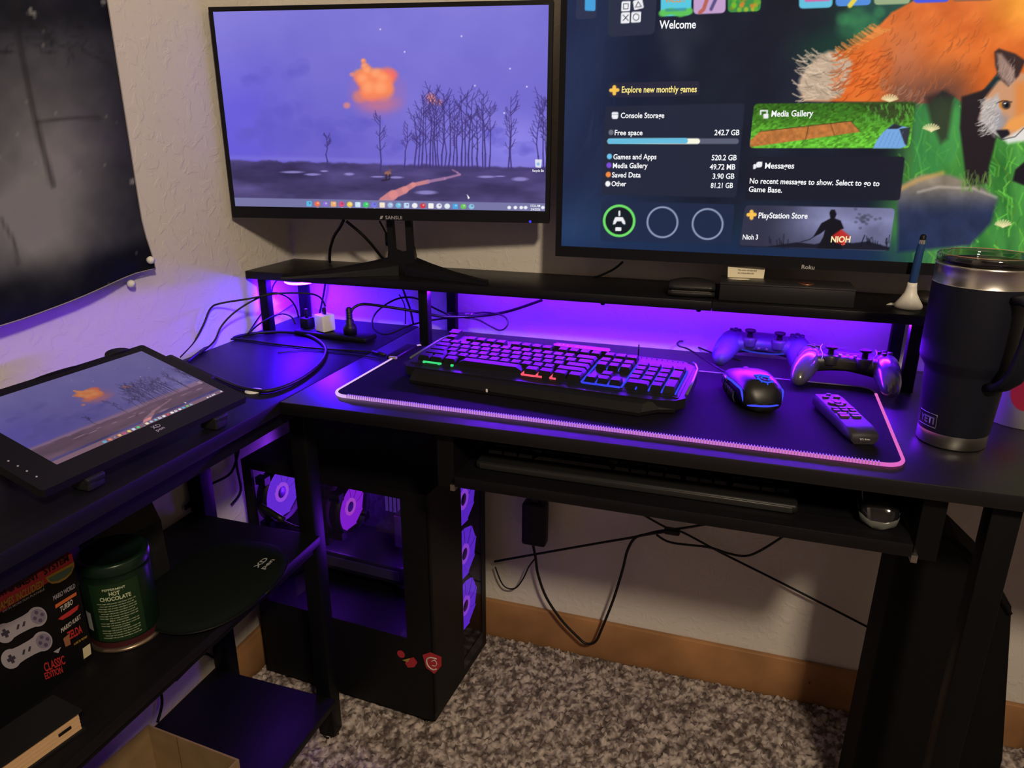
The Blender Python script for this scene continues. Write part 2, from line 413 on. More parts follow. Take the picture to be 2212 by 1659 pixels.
MB().tube([(-0.395, 0, -0.0040), (0.395, 0, -0.0040)], 0.0024, 10, 1).build('light_tube', emis('tube_glow', (0.15, 0.005, 1.0), 820.0), strip)
added_strip = thing('led_strip', 'added purple light tube under the back of the monitor shelf, brightening the wall', 'lamp', (0.80, -0.070, SZ-0.0160))  # second hidden tube, added to keep the wall bright
MB().box((-0.40, -0.006, -0.0015), (0.40, 0.006, 0.0)).build('channel', BLACK_MATTE, added_strip)
MB().tube([(-0.395, 0, -0.0046), (0.395, 0, -0.0046)], 0.003, 10, 1).build('light_tube', emis('added_tube_glow', (0.145, 0.003, 1.0), 72.0), added_strip)

# ================================================================== MONITOR
def z2(x, y): return (440+x/2.7654, y/2.7654)
MX0, MY0, MX1, MY1 = 0.0115, -0.198, 0.607, -0.093
MW = math.hypot(MX1-MX0, MY1-MY0); MRZ = math.atan2(MY1-MY0, MX1-MX0)
mon = thing('computer_monitor', 'wide black computer monitor showing a violet dusk landscape', 'monitor', ((MX0+MX1)/2, (MY0+MY1)/2, SZ), MRZ)
MB0, MB1 = 0.983-SZ, 1.343-SZ         # bottom / top of the panel above the shelf
auto(MB().rbox((-MW/2, 0.0, MB0), (MW/2, 0.018, MB1), 0.002).build('panel', BEZEL, mon))
auto(MB().rbox((-0.20, 0.018, MB0+0.06), (0.20, 0.045, MB1-0.07), 0.01).build('back_shell', BEZEL, mon))
BZ = 0.0075
MB().box((-MW/2, -0.0022, MB0), (MW/2, 0.0, MB0+0.021)).build('lower_bezel', BEZEL, mon)
for a, b in (((-MW/2, -0.0016, MB0+0.021), (-MW/2+BZ, 0.0, MB1)), ((MW/2-BZ, -0.0016, MB0+0.021), (MW/2, 0.0, MB1)), ((-MW/2+BZ, -0.0016, MB1-BZ), (MW/2-BZ, 0.0, MB1))):
    MB().box(a, b).build('bezel_strip', BEZEL, mon)
# picture
def mon_grid():
    nx, ny = 640, 350
    x = np.linspace(-MW/2+BZ, MW/2-BZ, nx); z = np.linspace(MB0+0.021, MB1-BZ, ny)
    gx, gz = np.meshgrid(x, z); L = np.stack([gx.ravel(), np.full(nx*ny, -0.0006), gz.ravel()], 1)
    c, s = math.cos(MRZ), math.sin(MRZ)
    Wd = np.stack([mon.location.x+c*L[:, 0]-s*L[:, 1], mon.location.y+s*L[:, 0]+c*L[:, 1], SZ+L[:, 2]], 1)
    px, py = proj(Wd); X = (px-440)*2.7654; Y = py*2.7654
    p = Paint(X, Y)
    hz = 955+45*(X-150)/1900                      # horizon line
    t = np.clip(Y/hz, 0, 1)
    sky = np.outer(1-t, [128, 121, 214])+np.outer(t, [112, 102, 205])
    n = fbm(X, Y, 420, 3); sky += (n[:, None]-.5)*np.array([26, 26, 14])
    lft = sst(700, 100, X)*sst(150, 700, Y); sky += lft[:, None]*np.array([-12, -14, 10])
    glow = np.exp(-((X-1900)/420)**2-((Y-860)/170)**2); sky += glow[:, None]*np.array([22, 24, 22])
    p.img = sky/255
    rg = np.random.default_rng(4)
    # cloud banks
    for cx, cy, r in [(320, 470, 60), (560, 430, 70), (480, 640, 80), (640, 740, 70), (360, 710, 80), (250, 800, 70), (720, 790, 70), (900, 740, 60), (980, 720, 50), (1150, 860, 50), (1750, 820, 55), (1720, 790, 50), (1900, 890, 60), (450, 760, 90), (560, 820, 110), (800, 850, 90)]:
        for _ in range(7):
            p.blob(cx+rg.normal(0, r*.6), cy+rg.normal(0, r*.35), r*rg.uniform(.4, .8), r*rg.uniform(.3, .6), [98, 90, 196], 0.22, 0.35)
    # orange cloud
    p.blob(1040, 560, 130, 110, [196, 112, 150], 0.55, 1.2)
    for _ in range(26):
        p.blob(rg.uniform(930, 1120), rg.uniform(440, 590), rg.uniform(30, 55), rg.uniform(26, 46), [rg.uniform(232, 255), rg.uniform(108, 158), rg.uniform(74, 112)], 0.6, 0.7)
    for cx, cy, r in [(965, 400, 26), (955, 365, 16), (985, 430, 34), (1040, 450, 44), (1080, 480, 46), (960, 480, 44), (1000, 540, 60), (1070, 540, 60)]:
        p.blob(cx, cy, r, r, [252, 140, 88], 0.75, 0.55); p.blob(cx-r*.25, cy-r*.3, r*.6, r*.55, [255, 172, 122], 0.6, 1.0)
    p.blob(1050, 620, 110, 45, [220, 118, 120], 0.45, 1.0)
    for cx, cy, r in [(1355, 580, 26), (1365, 600, 26), (1405, 612, 20), (855, 630, 20), (885, 445, 14)]: p.blob(cx, cy, r, r*.9, [240, 140, 120], 0.7, 0.8)
    for cx, cy in [(1200, 310), (1540, 216), (1620, 512), (1930, 518), (1830, 410), (1055, 175), (1795, 675)]: p.blob(cx, cy, 5, 5, [225, 220, 250], 0.9, 0.8)
    # ground
    g = sst(-6, 10, Y-hz+14*(fbm(X, Y, 60, 8)-.5)*2)
    gn = fbm(X, Y*3, 260, 11); gd = np.clip((Y-hz)/230, 0, 1)
    gc = np.outer(1-gd, [66, 56, 104])+np.outer(gd, [72, 64, 108])+(gn[:, None]-.5)*np.array([60, 52, 84])
    p.img += (gc/255-p.img)*g[:, None]
    hb = np.exp(-((Y-hz+14)/16)**2)*0.35; p.img += (np.array([140, 130, 222])/255-p.img)*hb[:, None]
    for cx, cy, rx, ry in [(530, 1028, 65, 7), (650, 1042, 45, 7), (720, 1022, 22, 5), (870, 1040, 28, 8), (1690, 1056, 50, 7), (1890, 1070, 45, 12), (1150, 1060, 40, 7), (1040, 1056, 40, 5), (1770, 1053, 30, 4), (1330, 1150, 60, 12)]:
        p.blob(cx, cy, rx, ry, [160, 150, 222], 0.75, 0.7)
    path = [(1075, 1205), (1130, 1165), (1200, 1135), (1250, 1105), (1340, 1085), (1440, 1066), (1530, 1043), (1515, 1030), (1487, 1015)]
    for i in range(len(path)-1): p.stroke(path[i:i+2], [60, 46, 34, 24, 18, 13, 10, 7][i], [222, 140, 140] if i < 4 else [170, 125, 165], 0.85, 7)
    # bare trees
    def tree(x, yb, yt, wd=9, col=(66, 54, 118), seed=0):
        r = np.random.default_rng(seed+int(x)); xs = x; pts = [(x, yb)]
        for k in range(1, 6): xs += r.normal(0, 5); pts.append((xs, yb+(yt-yb)*k/5))
        for i in range(5): p.stroke(pts[i:i+2], wd*(1-.14*i), col, .85, 3)
        for k in range(11):
            t = r.uniform(.35, 1.0); i = min(int(t*5), 4); f = t*5-i
            bx = pts[i][0]*(1-f)+pts[i+1][0]*f; by = yb+(yt-yb)*t; sgn = r.choice([-1, 1]); L = (yb-yt)*r.uniform(.10, .2)
            mx = bx+sgn*L*.4; my = by-L*.45
            p.stroke([(bx, by), (mx, my), (mx+sgn*L*.18, my-L*.5)], 4.5, col, .7, 3)
            p.stroke([(mx, my), (mx+sgn*L*.35, my-L*.15)], 3.2, col, .55, 3)
    tree(735, 1000, 810, 9); tree(1055, 1030, 690, 10); tree(1198, 1005, 745, 8)
    for i, (x, yt) in enumerate([(1258, 690), (1282, 640), (1302, 570), (1330, 640), (1352, 590), (1370, 560), (1388, 640), (1405, 600), (1422, 620), (1440, 560), (1462, 600), (1490, 660), (1512, 690)]): tree(x, 1003, yt, 8 if i % 2 else 10, seed=i)
    for i, (x, yt) in enumerate([(1540, 570), (1562, 560), (1582, 600), (1605, 690), (1636, 720), (1668, 560), (1682, 590), (1706, 640)]): tree(x, 1003, yt, 9 if i % 2 else 11, seed=40+i)
    for i, (x, yt) in enumerate([(1820, 690), (1838, 580), (2005, 650), (2030, 570), (2062, 580), (2045, 700)]): tree(x, 1003, yt, 9, seed=70+i)
    # deer
    p.blob(1100, 1035, 20, 13, [150, 104, 92], .95, .4); p.blob(1113, 1018, 7, 8, [120, 84, 80], .9, .4)
    for dx in (-12, -6, 8, 14): p.stroke([(1100+dx, 1042), (1099+dx, 1070)], 5, (52, 40, 56), .9, 3)
    p.stroke([(1065, 1078), (1105, 1074)], 8, (44, 34, 54), .9, 4); p.stroke([(1116, 1012), (1124, 998)], 3, (80, 60, 80), .8, 3)
    # taskbar
    tb = 1180+35*(X-170)/1890
    mk = sst(-2, 2, Y-tb); p.img += (np.array([122, 122, 168])/255-p.img)*(mk*0.92)[:, None]
    cols = [(90, 185, 225), (235, 110, 80), (140, 110, 215), (235, 170, 110), (215, 80, 130), (240, 205, 90), (200, 225, 245), (60, 205, 100), (120, 120, 235), (240, 225, 205), (165, 190, 225), (110, 190, 220), (190, 215, 245), (235, 235, 240), (205, 60, 70), (245, 240, 235), (230, 235, 245), (225, 235, 240), (75, 165, 225), (110, 195, 95), (140, 195, 225)]
    for i, c in enumerate(cols):
        x = 630+48.5*i; y = 1217+17*(x-630)/970; k = i % 3
        if k == 0: p.poly(rquad([(x-16, y-16), (x+16, y-15), (x+16, y+16), (x-16, y+15)], 6), c, 1, 3)
        else: p.blob(x, y, 17, 16, c, 1, .35)
        if i in (1, 4, 5, 7, 8): p.blob(x+2, y+23, 7, 2.5, [235, 235, 240], .9, .6)
        p.blob(x+4, y-4, 6, 5, [250, 250, 250] if i % 4 else [60, 60, 90], .5, .8)
    for x in (1825, 1862, 1897, 1923, 2026): p.blob(x, 1240, 11, 10, [240, 240, 248], 1, .5)
    # desktop icon and pointer
    p.poly(rquad([(1979, 952), (2021, 953), (2015, 1002), (1982, 1000)], 5), [225, 230, 240], .95, 3); p.blob(1998, 980, 9, 9, [120, 170, 220], .8, .6)
    p.poly([(1572, 1160), (1590, 1182), (1580, 1190)], [250, 250, 252], 1, 3)
    return p.img, nx, ny, L
MIMG, mnx, mny, mL = mon_grid()
mscr = color_grid('screen', mL, mnx, mny, MIMG, vcol_mat('screen_glow', True, 0.25, 0.15), mon)
mon_inv = Matrix.Rotation(-MRZ, 4, 'Z') @ Matrix.Translation(-mon.location)
mp0 = mon.matrix_basis @ Vector((0, -0.0022, 0)); mn_ = (math.sin(MRZ), -math.cos(MRZ), 0)
def mon_pt(px, py, off=-0.0024):
    q = mon_inv @ onP(px, py, mp0, mn_); q.y = off; return q
def mon_text(body, p0, p1, cap, m, name='logo', bold=0.012):
    a = mon_pt(*p0); b = mon_pt(*p1); wd = (b-a).length
    return text_on(name, body, m, mon if name == 'logo' else mscr, wd, cap, fn=lambda x, y, z: (a.x+x, a.y-abs(z)*.3, a.z+y))
MB().prism([(-0.004, 0), (0.0005, 0), (0.003, 0.0055), (-0.0015, 0.0055)], -0.0002, 0.0004, Matrix.Translation(mon_pt(*z2(1064, 1308)))@Matrix.Rotation(math.pi/2, 4, 'X')).build('logo_mark', GREY_PRINT, mon)
mon_text('SANSUI', z2(1086, 1309), z2(1186, 1309), 0.0062, GREY_PRINT)
SCR_W = emis('screen_white', (0.93, 0.93, 0.95), 1.0)
mon_text('Recycle Bin', z2(1964, 1026), z2(2032, 1026), 0.0042, SCR_W, 'screen_text', 0.02)
mon_text('10:36 AM', z2(1953, 1236), z2(2010, 1236), 0.0042, SCR_W, 'screen_text', 0.02)
mon_text('2/4/2026', z2(1953, 1257), z2(2010, 1257), 0.0042, SCR_W, 'screen_text', 0.02)
q = mon_pt(*z2(1950, 1324)); MB().lathe([(0.0024, 0), (0.0022, 0.0008), (0, 0.001)], 12, Mx=Matrix.Translation(q)@Matrix.Rotation(math.pi/2, 4, 'X')).build('power_light', emis('power_blue', (0.06, 0.05, 0.9), 1.0), mon)
# stand: two-strut neck on V feet
neck = MB()
for sx in (-1, 1):
    neck.loft([[(0.014+sx*0.018+dx*0.0055, 0.036+dy*0.008, z) for dx, dy in ((-1, -1), (1, -1), (1, 1), (-1, 1))] for z in (MB0+0.10, MB0+0.0)] +
              [[(0.016+sx*0.018+dx*0.0062, 0.034+dy*0.008, 0.045) for dx, dy in ((-1, -1), (1, -1), (1, 1), (-1, 1))]], sm=False)
neck.prism([(-0.030, 0), (0.030, 0), (0.0245, 0.04), (0.018, 0.05), (0.012, 0.036), (0.0, 0.032), (-0.012, 0.036), (-0.018, 0.05), (-0.0245, 0.04)], -0.042, -0.026, Matrix.Translation((0.017, 0, 0.012))@Matrix.Rotation(math.pi/2, 4, 'X'))
neck.build('neck', BEZEL, mon)
for sx in (-1, 1):
    f = MB(); rings = []
    tipx, tipy = (sx*0.195, -0.032)
    for t in (0, .1, .3, .6, .9, 1.0):
        x = (0.018+sx*0.006)*(1-t)+tipx*t; y = 0.052*(1-t)+tipy*t; wd = 0.030*(1-t)+0.017*t; hh = 0.030*(1-t)**1.6+0.007; zb = 0.0004
        rings.append([(x, y-wd, zb), (x, y+wd*.6, zb), (x, y+wd*.5, zb+hh*.8), (x, y+wd*.1, zb+hh), (x, y-wd*.5, zb+hh*.85), (x, y-wd*.95, zb+hh*.5)])
    f.loft(rings, sm=False); f.build('foot', BEZEL, mon)

# ================================================================== TELEVISION
def z3(x, y): return (1180+x*0.36161, y*0.36161)
def z4(x, y): return (1580+x*0.37374, y*0.37374)
TX0, TX1, TZ0, TZ1, TYF = 0.6225, 1.585, 0.9265, 1.487, -0.102
tv = thing('television', 'large black flat television showing a console home screen with a fox', 'television', ((TX0+TX1)/2, TYF, TZ0))
tl = lambda p: Vector((p.x-(TX0+TX1)/2, p.y-TYF, p.z-TZ0))
TWd = TX1-TX0; THt = TZ1-TZ0
auto(MB().rbox((-TWd/2, 0, 0), (TWd/2, 0.022, THt), 0.003).build('panel', BEZEL, tv))
auto(MB().rbox((-TWd/2+0.1, 0.022, 0.05), (TWd/2-0.1, 0.058, THt-0.12), 0.012).build('back_shell', BEZEL, tv))
MB().box((-0.12, 0.058, 0.18), (0.12, 0.1015, 0.36)).build('wall_bracket', STEEL_BLACK, tv)
for a, b in (((-TWd/2, -0.002, 0), (TWd/2, 0, 0.0185)), ((-TWd/2, -0.002, 0.0185), (-TWd/2+0.0105, 0, THt)), ((TWd/2-0.0105, -0.002, 0.0185), (TWd/2, 0, THt)), ((-TWd/2+0.0105, -0.002, THt-0.011), (TWd/2-0.0105, 0, THt))):
    MB().box(a, b).build('bezel_strip', BEZEL, tv)
def tv_grid():
    nx, ny = 740, 430
    x = np.linspace(-TWd/2+0.0105, TWd/2-0.0105, nx); z = np.linspace(0.0185, THt-0.011, ny)
    gx, gz = np.meshgrid(x, z); L = np.stack([gx.ravel(), np.full(nx*ny, -0.0005), gz.ravel()], 1)
    X, Y = proj(L+np.array([(TX0+TX1)/2, TYF, TZ0]))
    p = Paint(X, Y); rg = np.random.default_rng(12)
    A = lambda *c: np.array(c, float)
    # dark blurred woodland backdrop
    lx = sst(1560, 1200, X); by = sst(380, 560, Y); gr = sst(1700, 1950, X)
    bg = A(27, 30, 44)+lx[:, None]*A(8, 16, 34)+by[:, None]*A(2, 18, 26)+(gr*sst(300, 0, Y))[:, None]*A(-6, 42, 18)
    n = fbm(X+.4*Y, Y*.6, 120, 21); bg += ((n-.5)*22)[:, None]*A(.8, 1, 1.2)
    p.img = np.clip(bg, 0, 255)/255
    # soft dark rays at the left edge
    for _ in range(50):
        x0 = rg.uniform(1205, 1330); y0 = rg.uniform(20, 520); p.stroke([(x0, y0), (x0-rg.uniform(5, 30), y0+rg.uniform(30, 80))], 3, [44, 52, 84], .3, 5)
    for cx, cy, rr in [(1455, 90, 22), (1470, 130, 18), (1440, 60, 16), (1500, 62, 20)]: p.blob(cx, cy, rr*1.3, rr*1.6, [62, 64, 78], .30, 1.2)
    # green bokeh
    for cx, cy, rr in [(1850, 35, 22), (1835, 62, 26), (1880, 50, 20), (1862, 76, 16), (1820, 40, 14), (1900, 26, 12)]: p.blob(cx, cy, rr, rr, [70, 165, 95], .4, .8)
    p.blob(1800, 110, 80, 40, [22, 70, 50], .5, 1)
    Q = lambda pts: [z4(*a) for a in pts]
    # meadow
    gm = sst(1890, 2010, X+0.25*(Y-330))*sst(190, 245, Y)
    gcol = A(70, 150, 60)+(fbm(X, Y*.3, 40, 31)[:, None]-.5)*A(90, 120, 60)
    p.img += (gcol/255-p.img)*(gm*0.85)[:, None]
    for _ in range(420):
        x0, y0 = z4(rg.uniform(1000, 2500), rg.uniform(640, 1560)); ln = rg.uniform(18, 60); c = A(95, 170, 70)*rg.uniform(.45, 1.25)+A(rg.uniform(0, 40), 30, 0)
        p.stroke([(x0, y0), (x0+rg.normal(0, 6), y0-ln*.5), (x0+rg.normal(0, 14), y0-ln)], rg.uniform(1.5, 4), np.clip(c, 0, 255), .55, 2)
    p.poly(Q([(1050, 600), (1130, 570), (1340, 560), (1350, 700), (1300, 900), (1200, 1000), (1050, 1000)]), [58, 140, 78], .5, 12)
    # rock
    rock = Q([(960, 1080), (1100, 1010), (1260, 1010), (1450, 1080), (1540, 1150), (1500, 1290), (1380, 1420), (960, 1460)])
    p.poly(rock, lambda x, y: (A(150, 132, 118)[None]*(1-sst(385, 470, y))[:, None]+A(40, 46, 82)[None]*sst(385, 470, y)[:, None])/255*(.8+.4*fbm(x, y, 30, 41)[:, None]), .95, 10)
    p.stroke(Q([(980, 1090), (1080, 1040), (1220, 1000)]), 9, [205, 160, 90], .7, 8); p.stroke(Q([(1080, 1110), (1200, 1080), (1400, 1090), (1530, 1140)]), 5, [205, 190, 175], .6, 6)
    low = sst(480, 560, Y)*sst(2080, 1880, X); p.img += (A(28, 44, 80)/255-p.img)*(low*.8)[:, None]
    # fox: body, haunch, tail
    body = Q([(930, 70), (1050, 5), (1250, -160), (1900, -160), (2300, 100), (2300, 420), (1900, 520), (1691, 480), (1640, 400), (1540, 420), (1500, 470), (1420, 560), (1340, 600), (1290, 560), (1220, 525), (1140, 600), (1000, 590), (860, 590), (640, 588), (420, 582), (395, 500), (440, 400), (520, 320), (660, 290), (800, 200)])
    def fur(x, y):
        zx = (x-1580)/.37374; zy = y/.37374
        c = np.tile(A(222, 108, 42), (len(x), 1)); n_ = fbm(zx+zy*.5, zy, 160, 51)
        c += (n_[:, None]-.5)*A(70, 60, 40)
        hl = sst(1350, 1691, zx)*sst(300, 0, zy); c += hl[:, None]*A(25, 50, 10)
        sh = sst(250, 560, zy)*sst(800, 1000, zx)*sst(1500, 1250, zx); c += (A(92, 62, 58)-c)*(sh*.85)[:, None]
        hs = np.exp(-((zx-1000)/130)**2-((zy-330)/190)**2); c += (A(196, 120, 88)-c)*(hs*.6)[:, None]
        return np.clip(c, 0, 255)/255
    p.poly(body, fur, 1, 5)
    tip = Q([(640, 300), (700, 360), (690, 450), (640, 540), (560, 585), (425, 582), (388, 520), (392, 460), (430, 395), (500, 325), (560, 295)])
    p.poly(tip, [196, 170, 146], 1, 9)
    def hair(x0, y0, dx, dy, c, wd=5, a=.75):
        s, e = z4(x0, y0), z4(x0+dx, y0+dy); m_ = z4(x0+dx*.5+dy*.12, y0+dy*.5-dx*.12); p.stroke([s, m_, e], wd*.374, c, a, 1.6)
    for _ in range(130):
        hair(rg.uniform(420, 660), rg.uniform(310, 570), -rg.uniform(30, 75), -rg.uniform(-20, 45), A(214, 190, 165)*rg.uniform(.62, 1.12), 6)
    for t in np.linspace(0, 1, 46):
        x = 900*(1-t)+640*t; y = 130*(1-t)**1.4+300*t
        hair(x+20, y+40, -80*rg.uniform(.7, 1.2), -32*rg.uniform(.5, 1.3), A(246, 150, 74)*rg.uniform(.75, 1.0), 7)
    for _ in range(150):
        t = rg.random(); x = 620+rg.uniform(0, 320); y = 300+rg.uniform(0, 260)-t*60
        hair(x, y, -rg.uniform(30, 70), rg.uniform(10, 50), A(228, 100, 40)*rg.uniform(.6, 1.12), 7, .6)
    for _ in range(170):
        hair(rg.uniform(880, 1500), rg.uniform(60, 560), -rg.uniform(10, 40), rg.uniform(25, 60), A(206, 110, 60)*rg.uniform(.5, 1.1), 6, .35)
    for t in np.linspace(0, 1, 40):
        hair(860+rg.normal(0, 12)+t*260, 470+90*t+rg.normal(0, 20), -rg.uniform(15, 40), rg.uniform(25, 50), A(180, 128, 100)*rg.uniform(.7, 1.1), 5, .6)
    # legs
    p.poly(Q([(1120, 560), (1240, 520), (1290, 560), (1250, 800), (1210, 830), (1150, 700)]), [44, 34, 34], .75, 12)
    p.poly(Q([(1330, 560), (1520, 500), (1540, 760), (1490, 960), (1480, 1060), (1360, 1075), (1340, 900), (1320, 740)]), [38, 30, 34], 1, 6)
    p.poly(Q([(1640, 980), (1700, 930), (2100, 900), (2100, 1050), (1690, 1072), (1625, 1045)]), [30, 26, 32], 1, 5)
    for _ in range(40):
        x0, y0 = z4(rg.uniform(1330, 1500), rg.uniform(1050, 1120)); p.stroke([(x0, y0), (x0+rg.normal(0, 6), y0-rg.uniform(15, 32))], 2, A(120, 160, 80)*rg.uniform(.6, 1.1), .7, 2)
    # head
    p.poly(Q([(1470, 560), (1540, 470), (1640, 420), (1850, 430), (1990, 560), (2000, 700), (1900, 800), (1740, 815), (1560, 790), (1490, 720), (1430, 690)]), [206, 150, 112], 1, 8)
    p.poly(Q([(1430, 690), (1460, 600), (1540, 540), (1560, 640), (1570, 720), (1520, 790), (1480, 740)]), [188, 180, 178], .95, 10)
    p.poly(Q([(1540, 640), (1620, 690), (1570, 760), (1500, 750)]), [140, 138, 150], .6, 14)
    p.poly(Q([(1640, 480), (1760, 460), (1800, 620), (1700, 660), (1640, 690)]), [226, 132, 60], .8, 16)
    p.poly(Q([(1605, 690), (1690, 660), (1720, 700), (1660, 760), (1570, 750)]), [240, 158, 78], .9, 10)
    p.poly(Q([(1520, 770), (1600, 790), (1700, 730), (1790, 720), (1720, 810), (1600, 830)]), [232, 230, 228], .9, 8)
    p.poly(rquad(Q([(1525, 752), (1600, 748), (1612, 775), (1560, 806)]), 4), [34, 30, 38], 1, 4)
    p.stroke(Q([(1510, 770), (1560, 808), (1640, 790), (1691, 740)]), 2.2, [50, 42, 46], .8, 2)
    p.blob(*z4(1582, 606), 13, 11, [204, 128, 52], 1, .3); p.blob(*z4(1588, 606), 9.5, 9.5, [70, 62, 66], 1, .3); p.blob(*z4(1590, 608), 5, 5, [18, 16, 20], 1, .4); p.blob(*z4(1582, 598), 1.8, 1.8, [235, 235, 240], 1, .5)
    p.stroke(Q([(1525, 598), (1570, 582), (1620, 590)]), 2.5, [60, 44, 40], .9, 2)
    p.poly(Q([(1520, 300), (1545, 280), (1640, 310), (1700, 350), (1660, 440), (1600, 500), (1545, 450), (1525, 380)]), [58, 40, 40], 1, 5)
    p.poly(Q([(1535, 310), (1560, 310), (1630, 400), (1640, 460), (1600, 490), (1550, 440)]), [168, 136, 122], .9, 8)
    for _ in range(120):
        a = rg.uniform(0, 1); hair(1450+100*rg.random(), 560+200*a, -rg.uniform(15, 45), rg.uniform(8, 34), A(214, 204, 198)*rg.uniform(.65, 1.1), 4, .7)
    for _ in range(60): hair(rg.uniform(1540, 1640), rg.uniform(330, 470), -rg.uniform(0, 22), rg.uniform(20, 45), A(190, 160, 145)*rg.uniform(.6, 1.1), 4, .6)
    for cx, cy in [(1155, 745), (915, 575), (1570, 1300)]:
        for k in range(9):
            a = math.pi*(.05+.9*k/8); p.stroke(Q([(cx, cy+12), (cx-46*math.cos(a), cy-28*math.sin(a))]), 3, [240, 224, 168], .9, 2)
    # ---- menu panels
    def panel(q, c, a=.92, r=8): p.poly(rquad(q, r), c, a, 2)
    panel([(1308, 230), (1609, 223), (1590, 427), (1299, 420)], [38, 42, 60])
    panel([(1299, 434), (1587, 441), (1579, 528), (1296, 520)], [34, 44, 72])
    panel([(1316, 179), (1511, 175), (1511, 206), (1314, 211)], [46, 44, 62], .8)
    panel([(1315, -40), (1421, -40), (1414, 74), (1313, 80)], [46, 50, 70], .9, 12)
    panel([(1247, -30), (1291, -30), (1288, 40), (1243, 42)], [56, 58, 82], .6)
    mg = [(1629, 224), (1978, 220), (1965, 320), (1619, 320)]
    def meadow(x, y):
        u = np.floor((x-1600)/6+(y/9)); v = np.floor(y/4.5); hsh = np.sin(u*12.9898+v*78.233)*43758.5453; hsh -= np.floor(hsh)
        c = A(96, 176, 52)[None]*(.72+.4*hsh[:, None])*(.62+.5*sst(225, 310, y))[:, None]; return np.clip(c, 0, 255)/255
    p.poly(rquad(mg, 10), meadow, 1, 2)
    dirt = Q([(108, 812), (165, 760), (690, 700), (745, 762), (430, 806), (110, 850)])
    p.poly(dirt, lambda x, y: np.clip(A(186, 116, 60)[None]*(.8+.4*fbm(x, y, 7, 61)[:, None]), 0, 255)/255, 1, 2)
    for a, b in (((445, 728), (430, 806)), ((572, 712), (595, 782)), ((165, 760), (690, 700)), ((690, 700), (745, 762))): p.stroke(Q([a, b]), 1.6, [58, 44, 30], .8, 1.5)
    p.poly(Q([(740, 600), (1060, 592), (1050, 660), (960, 720), (880, 690)]), [52, 48, 38], .6, 8)
    for _ in range(60):
        x0, y0 = z4(rg.uniform(740, 1050), rg.uniform(600, 700)); p.stroke([(x0, y0), (x0+rg.uniform(-4, 6), y0+9)], 2.5, [90, 170, 60], .7, 1.5)
    for _ in range(30):
        x0, y0 = z4(rg.uniform(480, 700), rg.uniform(600, 690)); p.stroke([(x0, y0), (x0+2, y0+8)], 2, [60, 130, 40], .6, 1.5)
    p.poly(Q([(820, 857), (840, 810), (880, 760), (930, 720), (985, 728), (1030, 740), (1010, 845), (975, 858)]), [120, 168, 224], 1, 2)
    p.poly(Q([(900, 745), (940, 715), (990, 730), (960, 745)]), [44, 48, 58], 1, 2); p.poly(Q([(970, 745), (1035, 735), (1015, 845), (1000, 830)]), [52, 56, 66], 1, 2)
    for k in range(5): p.stroke(Q([(850+26*k, 850), (890+26*k, 760)]), 1, [86, 130, 190], .7, 1.4)
    panel([(1617, 338), (1955, 338), (1944, 433), (1608, 432)], [30, 30, 44], .97)
    st_ = [(1610, 443), (1934, 450), (1920, 542), (1597, 532)]
    def mist(x, y):
        t = sst(445, 530, y); n_ = fbm(x, y, 45, 71); k = sst(1640, 1790, x)
        c = A(52, 52, 72)[None]+(k*(.9-.5*np.abs(t-.35)))[:, None]*A(92, 94, 118)*(.55+.7*n_[:, None]); return np.clip(c, 0, 255)/255
    p.poly(rquad(st_, 10), mist, 1, 2)
    hl = Q([(50, 1420), (200, 1425), (380, 1400), (480, 1412), (560, 1392), (700, 1405), (790, 1395), (915, 1430), (910, 1448), (50, 1424)]); p.poly(hl, [26, 26, 38], .95, 3)
    for _ in range(26):
        x0, y0 = z4(rg.choice([rg.uniform(210, 330), rg.uniform(760, 910)]), rg.uniform(1400, 1440)); p.stroke([(x0, y0), (x0+rg.normal(0, 2), y0-rg.uniform(6, 18))], 1.6, [24, 24, 36], .85, 1.5)
    p.stroke(Q([(745, 1425), (770, 1360)]), 2.4, [24, 24, 36], .9, 1.5)
    for _ in range(24): p.blob(*z4(780+rg.normal(0, 34), 1268+rg.normal(0, 20)), 4, 3, [74, 76, 96], .6, .6)
    fig = Q([(566, 1232), (575, 1212), (598, 1212), (608, 1238), (598, 1262), (632, 1275), (650, 1320), (628, 1330), (622, 1380), (640, 1440), (495, 1436), (530, 1370), (540, 1330), (515, 1350), (470, 1372), (490, 1340), (520, 1290), (572, 1262)])
    p.poly(fig, [24, 22, 30], 1, 2); p.stroke(Q([(500, 1352), (450, 1385), (400, 1398)]), 1.8, [30, 28, 38], .9, 1.5)
    p.poly(Q([(585, 1360), (635, 1325), (685, 1365), (655, 1412), (605, 1405)]), [196, 40, 34], .9, 4)
    # storage bar, dots, rings
    p.stroke([(1318, 305), (1590, 305)], 12, [96, 100, 120], .95, 1.6); p.stroke([(1318, 305), (1506, 305)], 12, [250, 248, 226], 1, 1.6); p.stroke([(1318, 305), (1480, 304)], 12, [104, 188, 222], 1, 1.6)
    for (x, y), c in (((1320, 286), (110, 112, 128)), ((1316.5, 338), (110, 195, 235)), ((1315.5, 357), (124, 76, 214)), ((1314, 377), (245, 140, 70)), ((1313, 397), (245, 245, 245))): p.blob(x, y, 5.5, 6, c, 1, .3)
    for cx, cy, c, wd in ((1337.5, 477, (112, 224, 104), 5.5), (1431, 480, (140, 152, 182), 4), (1528.5, 484, (140, 152, 182), 4)):
        ring = [(cx+32.5*math.cos(a), cy+32.5*math.sin(a)) for a in np.linspace(0, 2*math.pi, 37)]
        if c[1] == 224: p.blob(cx, cy, 32, 32, [22, 28, 34], .9, .1)
        p.stroke(ring, wd, c, 1, 1.6)
    # small icons
    W_ = [240, 240, 245]
